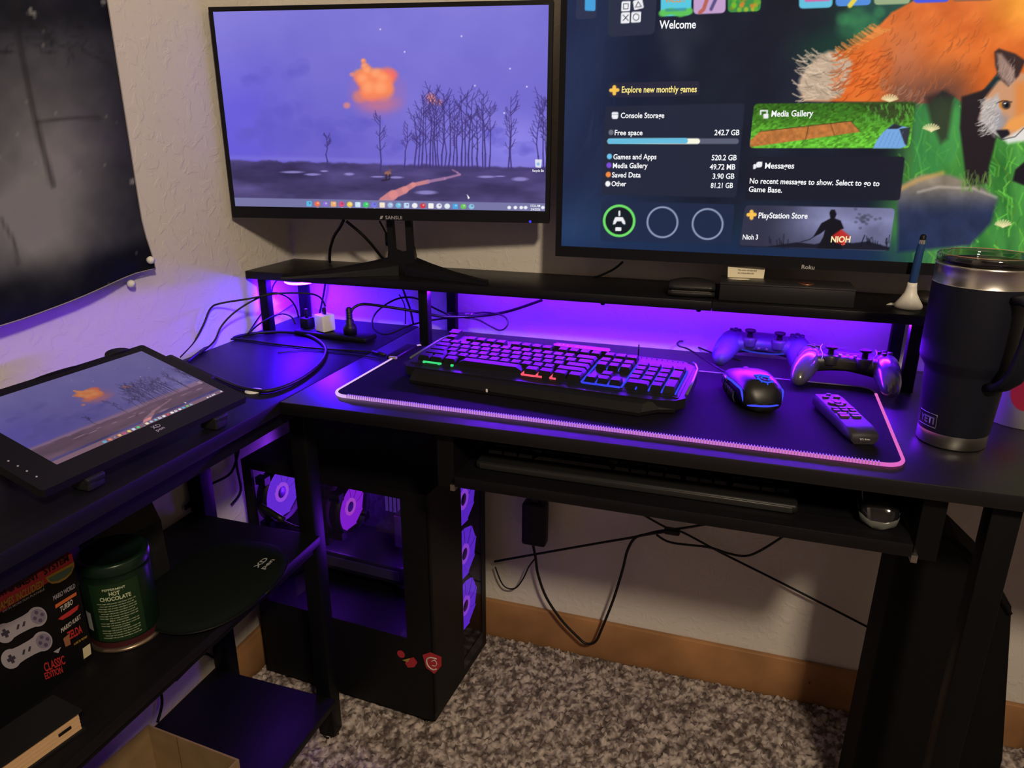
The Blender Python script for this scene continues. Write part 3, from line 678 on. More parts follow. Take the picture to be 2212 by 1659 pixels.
    p.poly([(1325, 478), (1329, 469), (1345, 469), (1350, 478), (1351, 485), (1346, 484), (1342, 478), (1333, 478), (1329, 484), (1324, 485)], W_, 1, 1.5); p.stroke([(1338, 465), (1338, 457)], 4, W_, 1, 1.5)
    p.poly(rquad([(1329, 491), (1342, 491), (1342, 499), (1329, 499)], 2), W_, 1, 1.5)
    p.poly(rquad([(1321, 242), (1336, 242), (1335, 257), (1322, 257)], 4), W_, 1, 1.5); p.stroke([(1322, 247), (1335, 247)], 1, [90, 90, 100], .7, 1.2)
    for cx, cy in ((1327, 195), (1623.5, 464)):
        p.stroke([(cx-7, cy), (cx+7, cy-.5)], 8, [250, 196, 84], 1, 1.5); p.stroke([(cx, cy-7), (cx, cy+7)], 8, [250, 196, 84], 1, 1.5)
    p.stroke([(1643, 247), (1643, 239), (1650, 239)], 3, W_, 1, 1.5); p.stroke([(1653, 239), (1657, 239), (1657, 245)], 3, W_, 1, 1.5); p.poly(rquad([(1649, 246), (1660, 246), (1660, 256), (1649, 256)], 2), W_, 1, 1.5)
    p.poly(rquad([(1634, 350), (1647, 349), (1646, 361), (1633, 362)], 4), W_, 1, 1.5); p.poly(rquad([(1627, 355), (1633, 354), (1634, 364), (1627, 366)], 3), W_, 1, 1.5)
    # four-button tile and app tiles at the top
    for q_, k in (([(1343, 3), (1362, 2), (1361, 24), (1342, 25)], 0), ([(1367, 2), (1387, -3), (1391, 17), (1370, 22)], 1), ([(1342, 27), (1361, 26), (1360, 50), (1341, 51)], 2), ([(1364, 26), (1385, 25), (1384, 48), (1363, 49)], 3)):
        p.poly(rquad(q_, 3), [240, 240, 244], 1, 1.5); cx, cy = np.mean(q_, 0); K = [60, 62, 78]
        if k == 0: p.stroke([(cx-5, cy-5), (cx+5, cy-5), (cx+5, cy+6), (cx-5, cy+6), (cx-5, cy-5)], 1.6, K, 1, 1.4)
        if k == 1: p.stroke([(cx, cy-6), (cx+7, cy+5), (cx-6, cy+6), (cx, cy-6)], 1.6, K, 1, 1.4)
        if k == 2: p.stroke([(cx-5, cy-6), (cx+6, cy+6)], 1.8, K, 1, 1.4); p.stroke([(cx+6, cy-6), (cx-5, cy+6)], 1.8, K, 1, 1.4)
        if k == 3: p.stroke([(cx+6.5*math.cos(a), cy+7*math.sin(a)) for a in np.linspace(0, 6.3, 17)], 1.6, K, 1, 1.4)
    panel([(1264, -20), (1287, -20), (1286, 24), (1263, 23)], [70, 160, 220], 1, 4)
    panel([(1205, -14), (1225, -14), (1224, 15), (1206, 15)], [240, 170, 80], 1, 5)
    def tile(x0, x1, y1, c): panel([(x0, -60), (x1, -60), (x1-2, y1-3), (x0-1, y1)], c, 1, 10)
    tile(1428, 1495, 36, [90, 200, 225]); p.stroke([(1430, 29), (1450, 24), (1470, 30), (1490, 24)], 14, [96, 196, 84], .95, 4); p.stroke([(1440, 22), (1480, 20)], 6, [56, 130, 160], .7, 4)
    tile(1499, 1569, 31, [196, 160, 205]); p.stroke([(1530, -10), (1520, 20), (1512, 27)], 8, [180, 84, 60], .8, 3); p.stroke([(1548, -6), (1536, 20)], 7, [60, 60, 110], .8, 3)
    tile(1573, 1645, 27, [60, 140, 70])
    for _ in range(40): p.blob(rg.uniform(1577, 1640), rg.uniform(-20, 22), 5, 5, [rg.uniform(90, 230), rg.uniform(110, 190), 50], .8, .6)
    tile(1727, 1800, 19, [100, 192, 222]); p.stroke([(1742, 0), (1790, -2)], 8, [224, 90, 160], .9, 3)
    tile(1806, 1883, 14, [80, 140, 220]); p.stroke([(1850, -6), (1836, 12)], 10, [240, 214, 70], .95, 3)
    tile(1889, 1968, 11, [150, 170, 130]); tile(1974, 2053, 7, [60, 80, 224]); tile(2058, 2150, 4, [150, 90, 60])
    return p.img, nx, ny, L
TIMG, tnx, tny, tL = tv_grid()
tscr = color_grid('screen', tL, tnx, tny, TIMG, MATS['screen_glow'], tv)
SCR_Y = emis('screen_yellow', (0.95, 0.78, 0.25), 1.0); SCR_NI = emis('screen_cream', (0.95, 0.80, 0.45), 1.0)
def tv_text(body, p0, p1, caph, m=SCR_W, bold=0.02, shear=0.0):
    a = tl(onY(*p0, TYF)); b = tl(onY(*p1, TYF)); slope = (b.z-a.z)/(b.x-a.x)
    return text_on('screen_text', body, m, tscr, b.x-a.x, caph*0.00072, shear=shear, bold=bold, fn=lambda x, y, z: (a.x+x, -0.0012-abs(z)*.1, a.z+y+slope*x))
tv_text('Welcome', (1424, 62), (1503, 61), 16)
tv_text('VALLEY', (1436, 6), (1483, 4), 8, emis('screen_orange', srgb(214, 150, 70), 1.0))
tv_text('Explore new monthly games', (1343, 200), (1505, 199), 13, SCR_Y)
for body, x0, x1, y in (('Console Storage', 1341, 1435, 255), ('Free space', 1328, 1388, 292), ('Games and Apps', 1325, 1418, 344), ('Media Gallery', 1324, 1399, 363), ('Saved Data', 1322, 1384, 383), ('Other', 1321, 1353, 402)):
    tv_text(body, (x0, y), (x1, y), 11.5)
for body, x0, x1, y in (('242.7 GB', 1543, 1597, 292), ('520.2 GB', 1537, 1591, 346), ('49.72 MB', 1533, 1588, 366), ('3.90 GB', 1539, 1586, 386), ('81.21 GB', 1535, 1583, 406)):
    tv_text(body, (x0, y), (x1, y), 11.5)
tv_text('Media Gallery', (1666, 252), (1756, 251), 12.5); tv_text('Messages', (1652, 364), (1715, 364), 12.5)
tv_text('No recent messages to show. Select to go to', (1619, 396), (1899, 402), 11.5); tv_text('Game Base.', (1617, 414), (1689, 416), 11.5)
tv_text('PlayStation Store', (1638, 471), (1744, 472), 12.5); tv_text('Nioh 3', (1604, 517), (1637, 517), 11)
tv_text('NIOH', (1794, 523), (1836, 523), 13, SCR_NI, 0.03); tv_text('3', (1817, 529), (1825, 529), 8, emis('screen_red', (0.8, 0.08, 0.05), 1), 0.03)
a = tl(onY(1731, 580, TYF)); b = tl(onY(1759, 580, TYF))
text_on('logo', 'Roku', GREY_PRINT, tv, b.x-a.x, 0.0065, bold=0.02, fn=lambda x, y, z: (a.x+x, -0.0023-abs(z)*.1, a.z+y))
MB().tube([onY(1345, 566, -.06), onY(1325, 582, -.05), onY(1295, 596, -.04), (onY(1285, 598, -.03))], 0.0022).build('power_cord', CABLE, tv).matrix_parent_inverse = Matrix.Translation((-(TX0+TX1)/2, -TYF, -TZ0))

# ================================================================== PEN DISPLAY TABLET
BRc = onZ(535, 856, 0.778); BLc = onZ(92, 1061, 0.775)
axu = (BRc-BLc).normalized()                       # along the lower edge, left -> right of the picture
TR0 = onX(309, 744, BRc.x-0.186)
up_ = (TR0-BRc); up_ -= axu*up_.dot(axu); TDp = up_.length; up_.normalize(); nrm = axu.cross(up_).normalized(); TBW = (BRc-BLc).length
if nrm.z < 0: nrm = -nrm
tab = thing('drawing_tablet', 'black pen display tablet tilted on a stand, showing the dusk landscape', 'tablet', (BLc.x, BLc.y, 0.7485))
TMx = Matrix(((axu.x, up_.x, nrm.x, 0), (axu.y, up_.y, nrm.y, 0), (axu.z, up_.z, nrm.z, BLc.z-0.7485), (0, 0, 0, 1)))
slab = MB().prism([(x+TBW/2, y+TDp/2) for x, y in rrect(TBW, TDp, 0.004)], -0.010, 0.0, TMx).build('body', mat('tablet_black', (0.006, 0.006, 0.007), 0.5, bump=(1500, .1, .0003)), tab)
TI = TMx.inverted()
def tab_uv(px, py):
    q_ = onP(px, py, BLc, nrm)-Vector((BLc.x, BLc.y, 0.7485)); q_ = TI @ q_; return q_.x, q_.y
su1, sv1 = tab_uv(307, 760); su2, sv2 = tab_uv(483, 846); su0, sv0 = tab_uv(124, 1005); _, sv3 = tab_uv(40, 843)
U0, U1, V0, V1 = su0, (su1+su2)/2, (sv0+sv2)/2, (sv1+sv3)/2
def tab_grid():
    nx, ny = 330, 190; im = MIMG.reshape(mny, mnx, 3)
    gu, gv = np.meshgrid(np.linspace(0, 1, nx), np.linspace(0, 1, ny)); ii = (gv*(mny-1)).astype(int); jj = (gu*(mnx-1)).astype(int)
    c = im[ii, jj].reshape(-1, 3); g = c.mean(1, keepdims=True)
    gndm = sst(.30, .26, gv.ravel())[:, None]
    c = c*.72+g*.10; c = c*np.array([.92, .90, .83]); c += gndm*(np.array([.44, .335, .40])*(.6+.9*g)-c)*.8
    tbm = (gv.ravel() < .075)[:, None]; orig = im[ii, jj].reshape(-1, 3); d = np.abs(orig-np.array([122, 122, 168])/255).sum(1, keepdims=True)
    c = np.where(tbm, np.where(d > .35, orig*.95, np.array([.47, .36, .42])), c)
    P = np.stack([U0+(U1-U0)*gu.ravel(), V0+(V1-V0)*gv.ravel(), np.full(nx*ny, .0004), np.ones(nx*ny)], 1)@np.array(TMx).T
    return color_grid('screen', P[:, :3], nx, ny, c, MATS['screen_glow'], tab)
tab_grid()
def tabp(px, py, h=0.0006):
    u_, v_ = tab_uv(px, py); return TMx @ Vector((u_, v_, h))
for px, py in ((18, 996), (38.5, 1007), (58, 1018), (79, 1030)):
    u_, v_ = tab_uv(px, py); MB().lathe([(0.0011, 0), (0.001, 0.0008), (0, 0.0009)], 10, Mx=TMx@Matrix.Translation((u_, v_, 0))).build('express_key', GREY_PRINT, tab)
def tab_logo(body, p0, wd, cap):
    u_, v_ = tab_uv(*p0); text_on('logo', body, GREY_PRINT, tab, wd, cap, fn=lambda x, y, z: TMx@Vector((u_+x, v_+y, .0006+abs(z)*.1)))
tab_logo('XD', (332, 928), 0.0125, 0.0062); tab_logo('pen', (340, 933), 0.0125, 0.0052)
# stand arms, feet and clamp behind the tablet
STM = mat('stand_black', (0.011, 0.011, 0.012), 0.55)
for u_ in (TBW*0.20, TBW*0.83):
    MB().rbox((u_-0.012, -0.004, -0.020), (u_+0.012, TDp*0.9, -0.0105), 0.002, Mx=TMx).build('stand_arm', STM, tab)
    p0 = TMx@Vector((u_, 0.004, -0.012)); MB().rbox((p0.x-0.022, p0.y-0.012, 0.0002), (p0.x+0.006, p0.y+0.012, max(p0.z, 0.012)), 0.003).build('stand_foot', STM, tab)
    p1 = TMx@Vector((u_, TDp*0.80, -0.016)); MB().rbox((p1.x-0.008, p1.y-0.010, 0.0002), (p1.x+0.008, p1.y+0.010, p1.z), 0.002).build('stand_leg', STM, tab)
for u_, hw, hh in ((TBW*0.86, 0.020, 0.014), (TBW*0.55, 0.035, 0.004)):
    MB().loft([[(u_+hw*math.cos(a), TDp-0.002+(hh if math.sin(a) > 0 else 0.004)*math.sin(a), zz) for a in np.linspace(0, 2*math.pi, 20, endpoint=False)] for zz in (-0.014, 0.0)], Mx=TMx).build('stand_clip', STM, tab)
MB().rbox((TBW, TDp*0.36, -0.012), (TBW+0.016, TDp*0.80, -0.003), 0.003, Mx=TMx).build('cable_clamp', STM, tab)

# ================================================================== MOUSE PAD
PADR = -0.0134
pad = thing('mouse_pad', 'wide black desk mat with a glowing pink and violet light rim', 'mouse pad', (0.3617, -0.4582, H+0.0004), PADR)
PW, PD = 0.799, 0.309
prim = [(x+PW/2, y+PD/2) for x, y in rrect(PW-0.004, PD-0.004, 0.022, 8)]
MB().prism(prim, 0.0, 0.0036).build('mat', mat('pad_cloth', (0.004, 0.0035, 0.005), 0.8, spec=0.08, bump=(2500, .25, .0004)), pad)
def rim_mat():
    m = emis('pad_rim', (1, 0.3, 1), 1.0); nt = m.node_tree; b = nt.nodes['Principled BSDF']
    tc = nt.nodes.new('ShaderNodeTexCoord'); sx = nt.nodes.new('ShaderNodeSeparateXYZ'); r = nt.nodes.new('ShaderNodeValToRGB')
    mr = nt.nodes.new('ShaderNodeMapRange'); mr.inputs[1].default_value = 0; mr.inputs[2].default_value = PW
    e = r.color_ramp.elements; e[0].position = 0.0; e[0].color = (0.80, 0.50, 0.97, 1); e[1].position = 1.0; e[1].color = (0.75, 0.14, 0.55, 1)
    for p_, c in ((0.12, (0.60, 0.25, 0.95, 1)), (0.5, (0.55, 0.17, 0.86, 1)), (0.8, (0.68, 0.17, 0.66, 1))):
        k = r.color_ramp.elements.new(p_); k.color = c
    nt.links.new(tc.outputs['Object'], sx.inputs[0]); nt.links.new(sx.outputs[0], mr.inputs[0]); nt.links.new(mr.outputs[0], r.inputs[0]); nt.links.new(r.outputs[0], b.inputs['Emission Color'])
    return m
RIM = rim_mat()
big = [(x+PW/2, y+PD/2) for x, y in rrect(PW, PD, 0.024, 8)]
def ringpath(i0, i1): return [(*big[i % len(big)], 0.0024) for i in range(i0, i1)]
n8 = 9
# glowing from the controller (left edge) round the front to the right edge
left_top = (0.0, PD*0.66)
path = [(0.0, PD*0.66, .0024)]+ringpath(2*n8, 4*n8)+[(PW, PD-0.03, .0024)]
MB().tube(path, 0.0027, 8, 1).build('light_rim', RIM, pad)
RIM_OFF = mat('rim_unlit', (0.16, 0.13, 0.20), 0.4)
MB().tube([(PW, PD-0.03, .003)]+ringpath(0, 2*n8)+[(0, PD*.80, .003)], 0.0022, 8, 1).build('rim_unlit', RIM_OFF, pad)
MB().tube([(0.004, PD*0.955, .003), (0.010, PD-0.008, .003), (0.018, PD-0.002, 0.003)], 0.0025, 8, 3).build('light_rim', emis('rim_spot', (0.75, 0.45, 0.95), 1.0), pad)
MB().rbox((-0.014, PD*0.66, 0.0), (0.010, PD*0.93, 0.0085), 0.003).build('light_controller', BLACK_PL, pad)
MB().rbox((-0.006, PD*0.645, 0.001), (0.009, PD*0.668, 0.0075), 0.001).build('controller_tag', mat('tag_grey', (0.30, 0.29, 0.22), .5), pad)
st = MB()
for k in range(200):
    x = 0.03+k*(PW-0.06)/199; st.box((x-0.0006, -0.0029, 0.0012), (x+0.0006, 0.0028, 0.0058))
o = st.build('rim_stitching', mat('stitch', (0.45, 0.30, 0.55), 0.6), pad); o['kind'] = 'stuff'

# ================================================================== KEYBOARDS
def key_mesh(name, m, h=0.0075, taper=0.78):
    b = MB(); rings = []
    for z, k in ((0, 1.0), (h*.55, .93), (h*.92, taper+.03), (h, taper)):
        rings.append([(x*k, y*(k if z < h*.5 else k*.98)+(0.0006 if z > h*.5 else 0), z) for x, y in ((-.0086, -.0086), (.0086, -.0086), (.0086, .0086), (-.0086, .0086))])
    b.loft(rings, cap0=False, sm=False); me = b.mesh(name); me.materials.append(m); return me
def keys(root, me, x0, y0, z0, U=0.01905, only=None):
    """standard 104-key layout; x0,y0 = left / rear row centre; rows go towards -y"""
    R = []
    R.append([(0, 1)]+[(2+i, 1) for i in range(4)]+[(6.5+i, 1) for i in range(4)]+[(11+i, 1) for i in range(4)]+[(15.25+i, 1) for i in range(3)])
    R.append([(i, 1) for i in range(13)]+[(13, 2)]+[(15.25+i, 1) for i in range(3)]+[(18.5+i, 1) for i in range(4)])
    R.append([(0, 1.5)]+[(1.5+i, 1) for i in range(12)]+[(13.5, 1.5)]+[(15.25+i, 1) for i in range(3)]+[(18.5+i, 1) for i in range(3)]+[(21.5, 1, 2)])
    R.append([(0, 1.75)]+[(1.75+i, 1) for i in range(11)]+[(12.75, 2.25)]+[(18.5+i, 1) for i in range(3)])
    R.append([(0, 2.25)]+[(2.25+i, 1) for i in range(10)]+[(12.25, 2.75)]+[(16.25, 1)]+[(18.5+i, 1) for i in range(3)]+[(21.5, 1, 2)])
    R.append([(0, 1.25), (1.25, 1.25), (2.5, 1.25), (3.75, 6.25), (10, 1.25), (11.25, 1.25), (12.5, 1.25), (13.75, 1.25)]+[(15.25+i, 1) for i in range(3)]+[(18.5, 2), (20.5, 1)])
    out = []
    for r, row in enumerate(R):
        y = y0-(r*U if r == 0 else r*U+0.35*U)
        for k in row:
            wd = k[1]; hh = k[2] if len(k) > 2 else 1
            o = bpy.data.objects.new('key', me); COL.objects.link(o); o.parent = root
            o.location = (x0+(k[0]+wd/2)*U, y-(hh-1)*U/2, z0)
            o.scale = ((wd*U-0.0018)/0.0172, (hh*U-0.0018)/0.0172, 1); out.append(o)
    return out
KB0 = Vector((0.425, -0.372, H+0.0042)); KRZ = math.radians(-5.0)
kb = thing('gaming_keyboard', 'black backlit gaming keyboard with wrist rest lying on the desk mat', 'keyboard', KB0, rot=(math.radians(4.0), 0, KRZ))
KWd = 0.462
case = [(0.0, 0.036), (0.012, 0.024), (0.034, 0.024), (KWd-0.036, 0.024), (KWd-0.012, 0.030), (KWd, 0.044), (KWd-0.001, 0.150), (KWd-0.010, 0.176), (KWd-0.03, 0.192), (0.02, 0.192), (0.004, 0.17)]
CASEM = mat('keyboard_case', (0.010, 0.010, 0.012), 0.5, spec=0.2)
MB().prism(case, 0.004, 0.0195).build('case', CASEM, kb)
MB().prism([(0.010, 0.040), (KWd-0.010, 0.040), (KWd-0.010, 0.172), (0.014, 0.172)], 0.0196, 0.0206).build('key_deck', mat('key_deck', (0.012, 0.012, 0.014), .5), kb)
wr = MB(); wr.loft([[(x, 0.0005, .001), (x, 0.0005, 0.006), (x, 0.012, 0.0155), (x, 0.046, 0.0215), (x, 0.046, .001)] for x in (0.030, 0.20, KWd-0.055)], sm=False)
wr.loft([[(x, y0_, .001), (x, y0_, 0.006), (x, y0_+0.010, 0.0155), (x, 0.046, 0.0215), (x, 0.046, .001)] for x, y0_ in ((KWd-0.055, 0.004), (KWd-0.034, 0.022), (KWd-0.012, 0.030))], sm=False)
wr.build('wrist_rest', mat('wrist_black', (0.006, 0.006, 0.006), 0.5, spec=0.2, bump=(1800, .2, .0004)), kb)
for sx, x0_ in ((1, 0.001), (-1, KWd-0.001)):
    MB().tube([(x0_, 0.055, 0.0205), (x0_+sx*0.002, 0.16, 0.0205), (x0_+sx*0.014, 0.187, 0.021)], 0.0022, 6, 2).build('side_trim', mat('trim_gloss', (0.08, 0.09, 0.11), .2), kb)
MB().prism([(0.012, 0.176), (0.03, 0.176), (0.03, 0.196), (0.010, 0.196)], 0.0195, 0.030).build('media_block', CASEM, kb)
lp = MB().prism([(0.215, 0.173), (0.31, 0.173), (0.313, 0.179), (0.308, 0.190), (0.217, 0.190), (0.211, 0.181)], 0.0195, 0.0285).build('logo_bar', mat('logo_bar', (0.012, 0.011, 0.02), .4), kb)
for k in range(3):
    MB().lathe([(0.0012, 0), (0, 0.0006)], 8, (0.222+0.007*k, 0.184, 0.0285)).build('indicator_led', emis('indicator', (0.5, 0.6, 1), .8), lp)
text_on('logo', 'msi', mat('dim_print', (.25, .22, .35), .5), lp, 0.016, 0.006, (0.252, 0.180, 0.0287))
KM = key_mesh('key', KEYCAP, 0.0085)
main_keys = keys(kb, KM, 0.0165, 0.163, 0.0205)
def led(x0, y0, x1, y1, col, s, wd=0.0016, name='key_backlight'):
    c = MB(); dx, dy = x1-x0, y1-y0; L = math.hypot(dx, dy); nx_, ny_ = -dy/L*wd/2, dx/L*wd/2
    c.add([(x0+nx_, y0+ny_, .0208), (x0-nx_, y0-ny_, .0208), (x1-nx_, y1-ny_, .0208), (x1+nx_, y1+ny_, .0208), (x0+nx_, y0+ny_, .0238), (x0-nx_, y0-ny_, .0238), (x1-nx_, y1-ny_, .0238), (x1+nx_, y1+ny_, .0238)],
          [(3, 2, 1, 0), (4, 5, 6, 7), (0, 1, 5, 4), (1, 2, 6, 5), (2, 3, 7, 6), (3, 0, 4, 7)])
    c.build(name, emis('led_%s' % col, {'g': (0.05, 0.75, 0.22), 'r': (1.0, 0.10, 0.16), 'b': (0.045, 0.06, 0.95), 'p': (.35, .12, .95)}[col], s), kb)
U = 0.01905; yr = lambda r: 0.163-(r+0.35)*U
for k, x in enumerate((0.95, 2.4, 3.65)):
    led(0.0165+x*U-.002, 0.0440, 0.0165+x*U+.002, 0.0440, 'g', 1.0, .0035)
led(0.0165+.9*U, 0.0448, 0.0165+2.6*U, 0.0448, 'g', .10)
for x in (10.02, 11.25, 12.5): led(0.0165+x*U, 0.0445, 0.0165+(x+.0)*U+.001, yr(5)+.006, 'r', 1.0, .002)
led(0.0165+10.02*U, 0.0448, 0.0165+11.2*U, 0.0448, 'r', .9, .0018); led(0.0165+11.3*U, 0.0448, 0.0165+11.8*U, 0.0448, 'r', .5); led(0.0165+12.5*U, 0.0448, 0.0165+13*U, 0.0448, 'r', .4)
for x, t in ((15.12, 1), (18.38, 1), (19.5, 2.5), (20.5, 1), (21.5, 1), (22.56, 1)):
    led(0.0165+x*U, 0.046, 0.0165+x*U, yr(1)+.006, 'b', .9)
for x in (16.25, 17.25): led(0.0165+x*U, 0.046, 0.0165+x*U, yr(5)+.008, 'b', .9); led(0.0165+x*U, yr(2)-.008, 0.0165+x*U, yr(1), 'b', .5)
led(0.0165+15.2*U, 0.0448, 0.0165+18.3*U, 0.0448, 'b', .5)
MB().rbox((0.166, 0.0000, 0.004), (0.169, 0.0012, 0.0095), 0.0005).build('sticker_mark', mat('white_mark', (.9, .88, .8), .4), kb)
for k in range(13):
    MB().lathe([(0.0013, 0), (0.0009, 0.0012), (0, 0.0014)], 8, (KWd-0.115+0.0085*k, 0.186, 0.0195)).build('rear_stud', CASEM, kb)
MB().tube([(KWd-0.105, 0.19, 0.018), (KWd-0.105, 0.1925, 0.040)], 0.0012, 6, 1).build('antenna_pin', BLACK_PL, kb)

k2 = thing('slim_keyboard', 'dark full-size keyboard sitting on the pull-out tray under the desk', 'keyboard', (0.602, -0.466, TZ+0.0005), math.radians(-0.6), rot=(math.radians(2.5), 0, 0))
K2M = mat('keyboard_dark', (0.010, 0.010, 0.011), .45)
MB().rbox((0, 0, 0.0), (0.446, 0.155, 0.013), 0.004).build('case', K2M, k2)
MB().rbox((0.006, -0.001, 0.0005), (0.440, 0.010, 0.0105), 0.002).build('front_lip', mat('lip', (.022, .021, .02), .35), k2)
keys(k2, key_mesh('slim_key', mat('keycap_dark', (.012, .012, .013), .4), 0.005, .84), 0.0087, 0.140, 0.0128)

# ================================================================== MICE
def mouse_shell(L, W, Ht, flare=0.0):
    """loft along y (0=nose ... L=palm, nose at +y)"""
    rings = []
    for t in np.linspace(0, 1, 15):
        y = L/2-L*t
        wv = W*(0.40+0.10*math.sin(math.pi*min(1, t*1.25)))*(1 if t < .93 else .86)*(0.86+.14*abs(1-2*t)+flare*t)
        if t > .86: wv *= math.sqrt(max(0.05, 1-((t-.86)/.15)**2))
        hv = Ht*(0.50+0.50*math.sin(math.pi*(0.12+0.62*t)))*(1 if t < .8 else math.sqrt(max(.04, 1-((t-.8)/.21)**2)))
        if t == 0: hv *= .8
        ring = []
        for k in range(20):
            a = -math.pi/2+2*math.pi*k/20; ca, sa = math.cos(a), math.sin(a)
            x = wv*math.copysign(abs(ca)**.62, ca); z = hv*.42+(hv*.58 if sa > 0 else hv*.42)*math.copysign(abs(sa)**.8, sa)
            ring.append((x, y, z))
        rings.append(ring)
    return rings
ms = thing('gaming_mouse', 'black gaming mouse with a blue glowing rim and emblem on the desk mat', 'mouse', (0.980, -0.276, H+0.0042), math.radians(17))
SH = mouse_shell(0.122, 0.078, 0.045)
MB().loft(SH).build('shell', mat('mouse_shell', (0.008, 0.008, 0.009), 0.36, spec=.3), ms)
# glowing band around the palm
band = []
for i in list(range(4, 14)): 
    x, y, z = SH[i][6] if False else SH[i][9]; band.append((x*1.0-0.0004, y, z+0.0003))
band_l = [(SH[i][11][0]*1.01-.0006, SH[i][11][1], SH[i][11][2]+.0008) for i in range(4, 14)]; band_r = [(SH[i][19][0]*1.01, SH[i][19][1], SH[i][19][2]+.0008) for i in range(13, 8, -1)]
bl = [(SH[i][14][0], SH[i][14][1], SH[i][14][2]) for i in range(3, 10)]
palm = [(-0.021, -0.050), (-0.012, -0.0575), (0.0, -0.060), (0.012, -0.0575), (0.021, -0.050)]
bandp = [Vector(SH[i][14])*1.0+Vector((-.0006, 0, .0004)) for i in range(4, 13)]+[Vector((x_, y_, .0105)) for x_, y_ in ((-.0250, -.0505), (-.0130, -.0588), (.004, -.0606), (.0180, -.0560), (.0270, -.0475))]+[Vector(SH[i][6])+Vector((.0006, 0, .0004)) for i in range(12, 7, -1)]
MB().tube(bandp, 0.0017, 6, 3).build('light_band', emis('mouse_blue', (0.055, 0.075, 0.95), 1.0), ms)
# scroll wheel, buttons, side ribs
MB().lathe([(0.0, -0.004), (0.010, -0.004), (0.011, 0), (0.010, 0.004), (0, 0.004)], 18, Mx=Matrix.Translation((0, 0.040, 0.028))@Matrix.Rotation(math.pi/2, 4, 'Y')).build('scroll_wheel', BLACK_PL, ms)
for k in range(7):
    y = 0.022-0.0085*k; MB().tube([(-0.0355, y+.004, 0.021), (-0.0375, y, 0.013), (-0.0345, y-.003, 0.005)], 0.0018, 6, 2).build('side_rib', BLACK_PL, ms)
MB().rbox((-0.0375, 0.012, 0.0235), (-0.030, 0.036, 0.0285), 0.0015).build('side_button', mat('side_btn', (.05, .05, .06), .25), ms)
# emblem: swirl shield made from flat strokes following the shell
def shell_z(x, y):
    best = 0
    for r in SH:
        pass
    ys = [r[0][1] for r in SH]; i = min(range(len(ys)), key=lambda k: abs(ys[k]-y)); j = i+1 if (i+1 < len(SH) and ys[i] > y) else max(i-1, 0)
    def zz(r):
        top = [p for p in r if p[2] > r[5][2]*0.999-1e9]; up = sorted([p for p in r[5:16]], key=lambda p: p[0])
        return float(np.interp(x, [p[0] for p in up], [p[2] for p in up]))
    y0_, y1_ = ys[i], ys[j]; f = 0 if y0_ == y1_ else (y-y0_)/(y1_-y0_); return zz(SH[i])*(1-f)+zz(SH[j])*f
def on_shell(pts, r): return MB().tube([(x, y, shell_z(x, y)+.0003) for x, y in pts], r, 5, 2)
EMB = emis('emblem_blue', (0.03, 0.09, 0.95), 1.0)
ex, ey = 0.006, -0.033
for j, (rad, a0, a1, rr) in enumerate(((0.0105, 40, 330, .0013), (0.0055, -60, 200, .0012))):
    on_shell([(ex+rad*math.cos(math.radians(a)), ey+rad*math.sin(math.radians(a))) for a in np.linspace(a0, a1, 14)], rr).build('emblem', EMB, ms)
for a in (150, 190, 230, 270, 310): on_shell([(ex+r_*math.cos(math.radians(a)), ey+r_*math.sin(math.radians(a))) for r_ in (.0105, .0135)], .0009).build('emblem', EMB, ms)
on_shell([(ex-.013, ey+.011), (ex-.004, ey+.0125), (ex+.006, ey+.008)], .0012).build('emblem', EMB, ms)
nose = ms.matrix_basis @ Vector((0, 0.060, 0.012))
mc = [nose, onZ(1560, 800, H+.010), onZ(1520, 775, H+.012), onZ(1497, 760, H+.012), onZ(1482, 752, H+.02), onZ(1468, 748, H+.024), onZ(1463, 742, H+.024), onZ(1470, 737, H+.018), onZ(1484, 740, H+.004), onZ(1520, 755, H+.003), onZ(1560, 770, H+.003), onZ(1600, 778, H+.003)]
o = MB().tube(mc, 0.0016, 6, 4).build('mouse_cable', CABLE, ms); o.matrix_parent_inverse = ms.matrix_basis.inverted()

m2 = thing('glossy_mouse', 'glossy black and grey mouse at the right end of the keyboard tray', 'mouse', (1.148, -0.425, TZ+0.0005), math.radians(-8))
S2 = mouse_shell(0.098, 0.060, 0.036)
MB().loft(S2).build('shell', mat('gloss_black', (0.008, 0.008, 0.009), 0.08, spec=.7, coat=.5), m2)
MB().loft([[(x*1.015, y*1.012, min(z, 0.014+.0*z)+.0003) for x, y, z in r] for r in S2[7:]]).build('side_skirt', mat('mouse_grey', (0.10, 0.105, 0.095), 0.25), m2)
MB().lathe([(0.0, -0.003), (0.008, -0.003), (0.0085, 0), (0.008, 0.003), (0, 0.003)], 16, Mx=Matrix.Translation((0, 0.030, 0.026))@Matrix.Rotation(math.pi/2, 4, 'Y')).build('scroll_wheel', BLACK_PL, m2)

